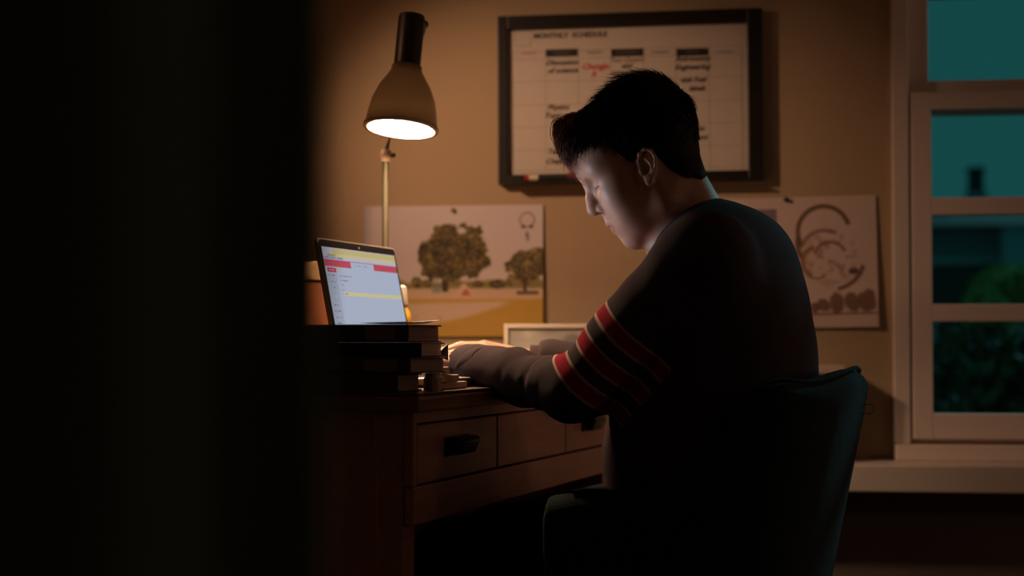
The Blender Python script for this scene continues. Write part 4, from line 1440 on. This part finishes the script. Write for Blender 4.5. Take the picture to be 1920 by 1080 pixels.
def body_field(g):
    """trunk, arms and legs, swollen by g"""
    F = Field()
    R = np.stack([TV, TL, [0, 0, 1.0]], 1)
    F.ell(T(0.0, 0, 0.58), (0.125 + g, 0.165 + g, 0.11 + g), 0.05, False, R)
    F.ell(T(0.0, 0, 0.71), (0.112 + g, 0.150 + g, 0.15 + g), 0.05, False, R)
    F.ell(T(-0.005, 0, 0.85), (0.108 + g, 0.168 + g, 0.13 + g), 0.05, False, R)
    F.cone(T(-0.012, 0.14, 0.922), T(-0.012, -0.14, 0.922), 0.055 + g, 0.055 + g, 0.05)
    F.ell(T(-0.022, 0, 0.915), (0.080 + g, 0.13 + g, 0.085 + g), 0.05, False, R)
    F.cone(T(0.0, 0, 0.92), np.array([0.287, 2.30, 0.960]), 0.075 + g, 0.056 + g, 0.05)
    for S_, E_, W_ in ((S_L, E_L, W_L), (S_R, E_R, W_R)):
        F.chain([S_, E_], [0.056 + g, 0.042 + g], 0.03)
        F.chain([E_, W_ + (E_ - W_) * 0.08], [0.042 + g, 0.026 + g], 0.02)
    return F
def legs_field(g):
    F = Field()
    R = np.stack([TV, TL, [0, 0, 1.0]], 1)
    F.ell(T(0.0, 0, 0.565), (0.12 + g, 0.165 + g, 0.085 + g), 0.04, False, R)
    for i, s in enumerate((1, -1)):
        F.chain([T(0.0, 0.085 * s, 0.545), KNEE[i]], [0.078 + g, 0.052 + g], 0.03)
        F.chain([KNEE[i], ANK[i]], [0.052 + g, 0.036 + g], 0.02)
    return F
PB = W(*T(0.30, 0, 0))                               # the person's base on the floor, between the feet
PBn = np.array(PB)
def to_obj(V):
    return Wn(V) - PBn
m_skin = mat('skin', (0.5, 0.3, 0.22), 0.48, var=0.05, scale=60, attr='Col', sss=0.3, bump=0.05, bscale=900)
def build_person():
    VA, QA, CA = [], [], []
    n = 0
    skin = np.array([0.56, 0.335, 0.245])
    def add(V, Q, C):
        nonlocal n
        VA.append(V); QA.append(Q + n); CA.append(C)
        n += len(V)
    hf = head_field()
    V, Q = hf.mesh(HO - 0.20, HO + np.array([0.22, 0.20, 0.17]), 0.0018, 1)
    L = head_local(V)
    C = np.tile(skin, (len(V), 1))
    al = np.abs(L[:, 1])
    lip = smooth(0.0245, 0.021, al) * smooth(0.0005, -0.0005, np.abs(L[:, 2] + 0.0508) - 0.0105 * np.clip(1 - (al / 0.025) ** 2, 0, 1)) * (L[:, 0] > 0.055)
    C = mixc(C, lip * 0.75, (0.42, 0.16, 0.14))
    ck = smooth(0.03, 0.012, np.linalg.norm(L - np.array([0.052, 0.045, -0.015]) * np.array([1, 1, 1]) * np.where(L[:, 1:2] < 0, np.array([1, -1, 1]), 1), axis=1))
    C = mixc(C, ck * 0.25, (0.58, 0.27, 0.2))
    add(V, Q, C)
    af = arms_field()
    for W_, lo, hi in ((W_L, (-0.24, -0.14, -0.09), (0.11, 0.16, 0.09)), (W_R, (-0.24, -0.14, -0.10), (0.16, 0.14, 0.09))):
        V, Q = af.mesh(W_ + np.array(lo), W_ + np.array(hi), 0.0022, 1)
        add(V, Q, np.tile(skin * np.array([1.0, 0.97, 0.95]), (len(V), 1)))
    bf = body_field(-0.004)
    lf = legs_field(-0.006)
    bf.p += lf.p
    V, Q = bf.mesh((-0.25, 1.95, 0.02), (0.62, 2.85, 1.08), 0.009, 1)
    add(V, Q, np.tile(skin, (len(V), 1)))
    V, Q, C = np.concatenate(VA), np.concatenate(QA), np.concatenate(CA)
    me = np_mesh('person', to_obj(V), Q, m_skin)
    set_col(me, C)
    o = link('person', me, None, PB)
    tag(o, 'person in a dark striped-sleeve sweater bent over the desk, seen from the side', 'person')
    return o
person = build_person()
def child(name, V, Q, m, parent=None, cols=None):
    me = np_mesh(name, to_obj(V), Q, m)
    if cols is not None:
        set_col(me, cols)
    return link(name, me, parent or person)

# sweater: follows the trunk and the arms, with folds, open at neck and wrists
_N3 = {}
def noise3(X, seed):
    if seed not in _N3:
        _N3[seed] = np.random.default_rng(seed).random((32, 32, 32))
    r = _N3[seed]
    i = np.floor(X).astype(int)
    f = X - i
    f = f * f * (3 - 2 * f)
    o = 0
    for a in (0, 1):
        for b in (0, 1):
            for c in (0, 1):
                w = (f[:, 0] if a else 1 - f[:, 0]) * (f[:, 1] if b else 1 - f[:, 1]) * (f[:, 2] if c else 1 - f[:, 2])
                o = o + w * r[(i[:, 0] + a) % 32, (i[:, 1] + b) % 32, (i[:, 2] + c) % 32]
    return o
def sweater_field():
    F = body_field(0.010)
    R = np.stack([TV, TL, [0, 0, 1.0]], 1)
    F.ell(T(0.020, 0, 0.64), (0.158, 0.192, 0.20), 0.05, False, R)                       # loose hem
    F.ell(T(-0.028, 0.02, 0.78), (0.122, 0.165, 0.16), 0.05, False, R)                    # slumped back
    for E_, W_, s in ((E_L, W_L, 1), (E_R, W_R, -1)):
        d = (W_ - E_) / np.linalg.norm(W_ - E_)
        F.cone(E_ + d * 0.13, W_ - d * 0.030, 0.038, 0.035, 0.015)                        # sleeve bunched above the cuff
    # openings
    F.cone(CC + NAX * 0.062, CC + NAX * 0.16, 0.064, 0.075, 0.006, True)
    def post(P, d0):
        full = d0.copy()
        nr = np.abs(d0) < 0.03
        if nr.any():
            full[nr] = post_near(P[nr], d0[nr])
        return cuts(P, full)
    def post_near(P, d):
        for S_, E_, W_, sd in ((S_L, E_L, W_L, 0.0), (S_R, E_R, W_R, 1.7)):
            ab = W_ - E_
            L = np.linalg.norm(ab)
            t = (P - E_) @ ab / (L * L)
            r = np.linalg.norm(P - E_ - np.clip(t, 0, 1)[:, None] * ab, axis=1)
            near = smooth(0.09, 0.055, r)
            # rings of folds, closer together towards the elbow
            v3 = P - E_ - t[:, None] * ab
            qz, ql = v3[:, 2], v3 @ TL
            w1 = noise3(np.stack([t * L * 64 + 14 * qz, 20 * qz + sd, 20 * ql], 1), 3) - 0.5
            w2 = noise3(np.stack([t * L * 28 - 12 * qz, 14 * qz + 5 + sd, 14 * ql], 1), 4) - 0.5
            d = d + near * (w1 * 0.0048 * smooth(0.0, 0.25, t) * smooth(0.95, 0.6, t) + w2 * 0.008 * smooth(-0.3, 0.1, t) * smooth(0.95, 0.5, t))
            ab2 = E_ - S_
            t2 = (P - S_) @ ab2 / (ab2 @ ab2)
            r2 = np.linalg.norm(P - S_ - np.clip(t2, 0, 1)[:, None] * ab2, axis=1)
            w3 = noise3(np.stack([t2 * 7 + P[:, 2] * 9, P[:, 0] * 16, P[:, 1] * 16 + sd], 1), 5) - 0.5
            d = d + smooth(0.11, 0.06, r2) * w3 * 0.009 * smooth(0.0, 0.4, t2)
        q = P - TO
        w = noise3(np.stack([(q @ TV) * 16 + P[:, 2] * 14, P[:, 2] * 6 - (q @ TV) * 8, (q @ TL) * 9], 1), 6) - 0.5
        d = d + w * 0.014 * smooth(1.0, 0.88, P[:, 2])
        return d
    def cuts(P, d):
        for E_, W_ in ((E_L, W_L), (E_R, W_R)):
            ab = W_ - E_
            L = np.linalg.norm(ab)
            t = (P - E_) @ ab / (L * L)
            r = np.linalg.norm(P - E_ - np.clip(t, 0, 1)[:, None] * ab, axis=1)
            d = np.maximum(d, np.where(r < 0.12, (t - 1.0) * L + 0.004, -1))
        d = np.maximum(d, 0.545 - P[:, 2])
        over = (P - np.array([-0.1355, 2.05, 0])) @ TV                                      # sleeves rest on the desk top
        return np.maximum(d, np.where(over > -0.018, DESK_Z + 0.0065 - P[:, 2], -1))
    F.post = post
    return F
sf = sweater_field()
V, Q = sf.mesh((-0.20, 1.93, 0.50), (0.66, 2.86, 1.08), 0.0040, 1)
ab = E_L - S_L
t_s = (V - S_L) @ ab / (ab @ ab)
r_s = np.linalg.norm(V - S_L - np.clip(t_s, 0, 1)[:, None] * ab, axis=1)
on_l = (r_s < 0.085) & ((V - TO) @ TL > 0.10)
swt_t = np.where(on_l, t_s, -1.0).astype(np.float32)
def striped_knit():
    m = mat('sweater_knit', (0.070, 0.050, 0.058), 0.95, var=0.15, scale=300, spec=0.08, bump=0.35, bscale=900)
    nt = m.node_tree
    at = nt.nodes.new('ShaderNodeAttribute')
    at.attribute_name = 'arm_t'
    rp = nt.nodes.new('ShaderNodeValToRGB')
    rp.color_ramp.interpolation = 'CONSTANT'
    nt.links.new(at.outputs['Fac'], rp.inputs['Fac'])
    navy, red, mid, white = (0.070, 0.050, 0.058, 1), (0.42, 0.015, 0.045, 1), (0.080, 0.056, 0.064, 1), (0.62, 0.44, 0.40, 1)
    T0, T1 = 0.545, 0.985
    wS = (T1 - T0) / 5
    stops = [(0.0, navy)]
    for k in range(6):
        a = T0 + k * wS
        stops += [(a - 0.008, white), (a + 0.008, navy if k == 5 else (red if k % 2 == 0 else mid))]
    el = rp.color_ramp.elements
    el[0].position, el[0].color = stops[0]
    el[1].position, el[1].color = stops[-1]
    for pos, c in stops[1:-1]:
        e = el.new(pos)
        e.color = c
    vm = [n for n in nt.nodes if n.type == 'VECT_MATH'][0]
    nt.links.new(rp.outputs['Color'], vm.inputs[0])
    return m
m_sweat = striped_knit()
swt = child('sweater', V, Q, m_sweat)
swt.data.attributes.new('arm_t', 'FLOAT', 'POINT').data.foreach_set('value', swt_t)
swt['label'] = 'dark navy sweater with red and white striped sleeve'
# collar ring
def ring_field(c, ax, rad, tube_r, squash=1.0, n=20):
    ax = ax / np.linalg.norm(ax)
    a = np.cross(ax, [0.3, 0.1, 0.9])
    a /= np.linalg.norm(a)
    b = np.cross(ax, a)
    F = Field()
    pts = [c + (a * math.cos(2 * math.pi * i / n) + b * math.sin(2 * math.pi * i / n)) * rad for i in range(n + 1)]
    F.chain(pts, [tube_r] * (n + 1), 0.003)
    return F
V, Q = ring_field(CC, NAX, 0.0605, 0.0072).mesh(CC - 0.1, CC + 0.1, 0.0025, 1)
m_rib = mat('sweater_rib', (0.070, 0.050, 0.058), 0.95, spec=0.08, bump=0.4, bscale=700)
child('collar', V, Q, m_rib, swt)
# folded cuffs
for E_, W_ in ((E_L, W_L), (E_R, W_R)):
    d = (W_ - E_) / np.linalg.norm(W_ - E_)
    F = Field()
    a, b = W_ - d * 0.052, W_ + d * 0.012
    big = 1.0 if E_ is E_L else 0.78
    F.cone(a, b, 0.0445 * big, 0.0405 * big, 0.004)
    F.cone(W_ - d * 0.02, W_ + d * 0.08, 0.031 * big, 0.032 * big, 0.004, True)
    def post(P, dd, a=a, b=b, d=d, big=big):
        t = (P - a) @ d
        lo, hi = 0.0, float((b - a) @ d)
        g = np.sin(np.arctan2(P[:, 2] - a[2], P[:, 1] - a[1]) * 5 + 40 * t)
        dd = dd + 0.0012 * g
        dd = np.maximum(dd, -(t + 0.012 + 0.006 * g))
        return np.maximum(dd, t - hi)
    F.post = post
    V, Q = F.mesh(W_ - 0.13, W_ + 0.10, 0.0028, 1)
    child('cuff', V, Q, m_rib, swt)
# trousers and shoes
lfld = legs_field(0.006)
lfld.post = lambda P, d: np.maximum(d, P[:, 2] - 0.60)
V, Q = lfld.mesh((-0.30, 1.95, 0.05), (0.60, 2.80, 0.68), 0.006, 1)
child('trousers', V, Q, mat('trouser_cloth', (0.012, 0.013, 0.016), 0.95, spec=0.08, var=0.15, scale=80))
for i, s in enumerate((1, -1)):
    F = Field()
    a = ANK[i]
    F.cone(np.array([a[0], a[1], 0.10]), np.array([a[0], a[1], 0.05]), 0.038, 0.040, 0.02)
    F.cone(np.array([a[0], a[1], 0.038]) - TV * 0.03, np.array([a[0], a[1], 0.034]) + TV * 0.15, 0.036, 0.030, 0.02)
    F.post = lambda P, d: np.maximum(d, 0.002 - P[:, 2])
    V, Q = F.mesh(a - np.array([0.24, 0.2, 0.12]), a + np.array([0.16, 0.16, 0.08]), 0.005, 1)
    child('shoe', V, Q, mat('shoe_leather', (0.02, 0.015, 0.012), 0.4))

# eyes, brows, lashes
for s in (1, -1):
    F = Field()
    F.ell(H3(0.0605, 0.0315 * s, 0.0175), (0.0148, 0.0148, 0.0122), 0.002, False, HR)
    V, Q = F.mesh(H3(0.0605, 0.0315 * s, 0.0175) - 0.02, H3(0.0605, 0.0315 * s, 0.0175) + 0.02, 0.0014, 1)
    L = head_local(V)
    g = np.hypot(L[:, 1] - 0.0315 * s, L[:, 2] - 0.0110)
    C = np.where(((g < 0.0058) & (L[:, 0] > 0.06))[:, None], (0.02, 0.012, 0.008), (0.6, 0.55, 0.5))
    child('eye', V, Q, mat('eye_wet', (0.6, 0.55, 0.5), 0.12, attr='Col', var=0.0), None, C)
def strands(name, roots, m, parent=None, seg=5, w=0.0006):
    """roots: list of polylines (head-local) drawn as tapering three-sided hairs"""
    P = np.array(roots)                                   # (n, k, 3)
    if seg >= 6:                                          # round the long locks off with a spline
        A0 = np.concatenate([P[:, :1], P[:, :-1]], 1)[:, :-1]
        B0, C0 = P[:, :-1], P[:, 1:]
        D0 = np.concatenate([P[:, 1:], P[:, -1:]], 1)[:, 1:]
        out_ = []
        for t in (0.0, 0.33, 0.67):
            out_.append(0.5 * (2 * B0 + (C0 - A0) * t + (2 * A0 - 5 * B0 + 4 * C0 - D0) * t * t + (3 * B0 - A0 - 3 * C0 + D0) * t ** 3))
        P = np.concatenate([np.stack(out_, 2).reshape(len(P), -1, 3), P[:, -1:]], 1)
    P = HO + P @ HR.T
    n, k, _ = P.shape
    Tn = np.gradient(P, axis=1)
    Tn /= np.linalg.norm(Tn, axis=2, keepdims=True) + 1e-9
    A = np.cross(Tn, np.array([0.31, 0.52, 0.79]))
    A /= np.linalg.norm(A, axis=2, keepdims=True) + 1e-9
    B = np.cross(Tn, A)
    rad = w * np.linspace(1.0, 0.15, k)[None, :, None] * RNG.uniform(0.7, 1.3, (n, 1, 1))
    ang = [0, 2.094, 4.189]
    V = np.stack([P + (A * math.cos(a) + B * math.sin(a)) * rad for a in ang], 2)    # n,k,3,3
    idx = np.arange(n * k * 3).reshape(n, k, 3)
    Fq = []
    for e in range(3):
        g = (e + 1) % 3
        Fq.append(np.stack([idx[:, :-1, e], idx[:, :-1, g], idx[:, 1:, g], idx[:, 1:, e]], -1).reshape(-1, 4))
    return child(name, V.reshape(-1, 3), np.concatenate(Fq), m, parent)
m_hair = mat('hair', (0.014, 0.008, 0.006), 0.6, var=0.3, scale=40, spec=0.15)
br = []
for s in (1, -1):
    for _ in range(110):
        q = RNG.uniform(0, 1)
        l = (0.012 + 0.037 * q) * s
        u = 0.0420 + 0.0035 * math.sin(q * 2.6) + RNG.uniform(-0.003, 0.003)
        f = 0.0868 - 0.013 * q ** 1.5 - abs(u - 0.0420) * 0.3 + 0.0005
        p = np.array([f, l, u])
        d = np.array([-0.25 * q + 0.02, 0.8 * s, 0.35 - 0.5 * q]) * 0.009
        br.append([p, p + d * 0.5 + np.array([0.0008, 0, 0]), p + d])
strands('eyebrow', br, m_hair, None, 3, 0.0010)
la = []
for s in (1, -1):
    for _ in range(26):
        q = RNG.uniform(-1, 1)
        p = np.array([0.0737 - 0.004 * q * q, (0.0315 + 0.0115 * q) * s, 0.0147])
        d = np.array([0.0065, 0.002 * q * s, -0.0035])
        la.append([p, p + d * 0.6, p + d + np.array([0.0005, 0, 0.0008])])
strands('eyelashes', la, m_hair, None, 3, 0.00035)

# hair: a close cap with a full top, plus single strands combed forward
def hairline(f):
    return np.interp(f, [-0.12, -0.085, -0.06, -0.035, -0.022, -0.014, 0.000, 0.014, 0.022, 0.030, 0.042, 0.054, 0.070, 0.10],
                    [-0.060, -0.056, -0.046, -0.030, -0.004, 0.020, 0.014, -0.010, -0.008, 0.004, 0.022, 0.034, 0.066, 0.078])
def cap_field():
    F = Field()
    E = lambda f, l, u, r, k=0.02: F.ell(H3(f, l, u), r, k, False, HR)
    E(-0.012, 0, 0.043, (0.0925, 0.0755, 0.0815))
    E(0.030, 0, 0.052, (0.052, 0.064, 0.057), 0.02)
    E(-0.016, 0, 0.070, (0.088, 0.078, 0.058), 0.03)                    # full top
    E(-0.050, 0, 0.062, (0.057, 0.068, 0.070), 0.03)                    # crown
    E(-0.046, 0, 0.080, (0.056, 0.062, 0.045), 0.02)
    E(0.035, 0, 0.096, (0.048, 0.058, 0.029), 0.02)                     # swept front
    E(0.056, 0.008, 0.106, (0.024, 0.038, 0.018), 0.015)
    for l in (-0.024, 0.0, 0.024):
        F.cone(H3(-0.044, l, 0.0), H3(-0.034, l, -0.058), 0.041, 0.046, 0.02)
    def post(P, d):
        L = head_local(P)
        n = np.sin(L[:, 0] * 190 + 3 * np.sin(L[:, 1] * 60)) * np.sin(L[:, 1] * 150 + L[:, 2] * 40)
        d = d + 0.0016 * n * smooth(0.04, 0.08, L[:, 2])
        hl = hairline(L[:, 0]) + 0.0025 * np.sin(L[:, 0] * 300)
        x = hl - L[:, 2]
        h = np.maximum(0.01 - np.abs(d - x), 0) / 0.01
        return np.maximum(d, x) + h * h * 0.0025
    F.post = post
    return F
cf_ = cap_field()
V, Q = cf_.mesh(HO - 0.19, HO + 0.19, 0.0024, 1)
hair = child('hair', V, Q, m_hair)
hair['label'] = 'short dark brown hair with a fringe falling forward'
Lh = head_local(V)
ctr = np.array([-0.01, 0, 0.04])
st = []
pick = RNG.choice(len(Lh), 9000)
for i in pick:
    p = Lh[i]
    if p[2] < hairline(p[0]) + (0.014 if p[0] > 0.02 else 0.004):
        continue
    nrm = (p - ctr) / np.linalg.norm(p - ctr)
    top = float(smooth(0.045, 0.10, p[2]))
    front = float(smooth(-0.01, 0.05, p[0]))
    ln = 0.008 + 0.030 * top * RNG.uniform(0.5, 1.0)
    d = np.array([0.75 * top - 0.25 * (1 - top), 0.25 * np.sign(p[1]) * top * RNG.uniform(-0.4, 1), -0.75 * (1 - top) - 0.15])
    d = d - nrm * (d @ nrm)
    d /= np.linalg.norm(d) + 1e-9
    j = RNG.normal(0, 0.11, 3)
    d = d + j
    lift = 0.06 + 0.06 * top
    q = [p - nrm * 0.002]
    for k in range(1, 5):
        a = k / 4
        q.append(p + d * ln * a + nrm * ln * lift * (a - 0.85 * a * a) + np.array([0, 0, -0.12 * ln * a * a * (1 - top)]))
    st.append(q)
strands('hair_strands', st, m_hair, hair, 5, 0.00065)
fr = []
for _ in range(420):
    l = RNG.normal(-0.002, 0.020)
    l = float(np.clip(l, -0.052, 0.036))
    side = abs(l) / 0.055
    r = np.array([0.051 + RNG.uniform(-0.012, 0.012) - 0.012 * side, l, 0.112 - 0.010 * side + RNG.uniform(-0.01, 0.012)])
    ln = RNG.uniform(0.6, 1.05) * (1 - 0.25 * side)
    m1 = r + np.array([0.022 - 0.010 * side, RNG.normal(0.0, 0.004), 0.014])
    m2 = r + np.array([0.036 - 0.016 * side, 0.004 + RNG.normal(0.0, 0.005), -0.002])
    m3 = r + np.array([0.040 - 0.020 * side, 0.007 + RNG.normal(0, 0.005), -0.026 * ln])
    m4 = r + np.array([0.036 - 0.022 * side, 0.009 + RNG.normal(0, 0.006), -0.062 * ln])
    m5 = r + np.array([0.030 - 0.022 * side + RNG.normal(0, 0.002), 0.010 + RNG.normal(0, 0.007), -0.084 * ln])
    fr.append([r, m1, m2, m3, m4, m5])
m_fr = mat('fringe_hair_backlit', (0.09, 0.028, 0.015), 0.4, var=0.3, scale=40)  # rust base and translucency put the backlight into the fringe's colour
_nt = m_fr.node_tree
_tr = _nt.nodes.new('ShaderNodeBsdfTranslucent')
_tr.inputs['Color'].default_value = (0.62, 0.17, 0.07, 1)
_mx = _nt.nodes.new('ShaderNodeMixShader')
_mx.inputs[0].default_value = 0.45
_nt.links.new(_nt.nodes['Principled BSDF'].outputs[0], _mx.inputs[1])
_nt.links.new(_tr.outputs[0], _mx.inputs[2])
_nt.links.new(_mx.outputs[0], _nt.nodes['Material Output'].inputs['Surface'])
strands('fringe', fr, m_fr, hair, 6, 0.0006)
# ------------------------------------------------------------------ added spotlight, unseen left of the frame: it washes the back wall
def added_spot():
    base = W(-1.00, 2.40, 0)
    fl_ = thing('added_spotlight', 'added unseen pole spotlight at the left, washing the wall with warm light', 'lamp', base)
    lathe('base', [(0, 0), (0.13, 0), (0.135, 0.006), (0.13, 0.018), (0.02, 0.026), (0, 0.026)], m_lamp, fl_, 32)
    tube('pole', [(0, 0, 0.02), (0, 0, 1.71)], 0.009, m_lamp, fl_, 12)
    head = Vector((0.05, 0.02, 1.70))
    aim = (W(0.12, 3.27, 1.08) - (base + head)).normalized()
    Mh = Matrix.Translation(head) @ aim.to_track_quat('Z', 'Y').to_matrix().to_4x4()
    bm = bmesh.new()
    bm_lathe(bm, [(0.0, -0.09), (0.028, -0.088), (0.032, -0.05), (0.055, 0.01), (0.072, 0.06), (0.070, 0.06), (0.052, 0.01), (0.028, -0.045), (0.0, -0.05)], 36, Mh)
    link('shade', bm_mesh('shade', bm, m_lamp, True), fl_)
    bm = bmesh.new()
    bm_lathe(bm, [(0, -0.045), (0.02, -0.04), (0.03, -0.015), (0.026, 0.008), (0, 0.018)], 24, Mh)
    link('bulb', bm_mesh('bulb', bm, emit('spot_bulb_glow', (1.0, 0.52, 0.27), 6.0), True), fl_)
    ld = bpy.data.lights.new('spot_bulb_light', 'SPOT')
    ld.energy = 47.0
    ld.color = (1.0, 0.55, 0.31)
    ld.spot_size = math.radians(50)
    ld.spot_blend = 1.0
    ld.shadow_soft_size = 0.05
    lo_ = link('spot_bulb_light', ld, fl_, Mh @ Vector((0, 0, 0.045)))
    lo_.rotation_euler = aim.to_track_quat('-Z', 'Y').to_euler()
added_spot()

# ------------------------------------------------------------------ globe fill lamps added on the right-hand wall, unseen out of frame
def fill_lamp(y, z, power, label):
    p = Vector((XR, y, z))
    sc_ = thing('fill_globe_lamp', label, 'lamp', p, 0.0, 'globe fill lamps added on the right-hand wall')
    bm = bmesh.new()
    bm_lathe(bm, [(0, 0), (0.07, 0), (0.07, 0.012), (0.05, 0.02), (0, 0.02)], 28, Matrix.Rotation(math.radians(-90), 4, 'Y'))
    link('wall_plate', bm_mesh('wall_plate', bm, m_lamp), sc_)
    tube('bracket', [(-0.015, 0, 0), (-0.10, 0, -0.01), (-0.15, 0, 0.04)], 0.008, m_lamp, sc_, 10)
    bm = bmesh.new()
    bmesh.ops.create_uvsphere(bm, u_segments=28, v_segments=16, radius=0.10)
    bmesh.ops.translate(bm, verts=bm.verts[:], vec=(-0.15, 0, 0.14))
    link('globe', bm_mesh('globe', bm, emit('fill_glow', (1.0, 0.64, 0.48), power), True), sc_)
fill_lamp(1.60, 1.0, 5.5, 'dim globe fill lamp added on the right-hand wall, nearer the camera')
fill_lamp(2.95, 0.9, 13.0, 'globe fill lamp added on the right-hand wall beside the window')
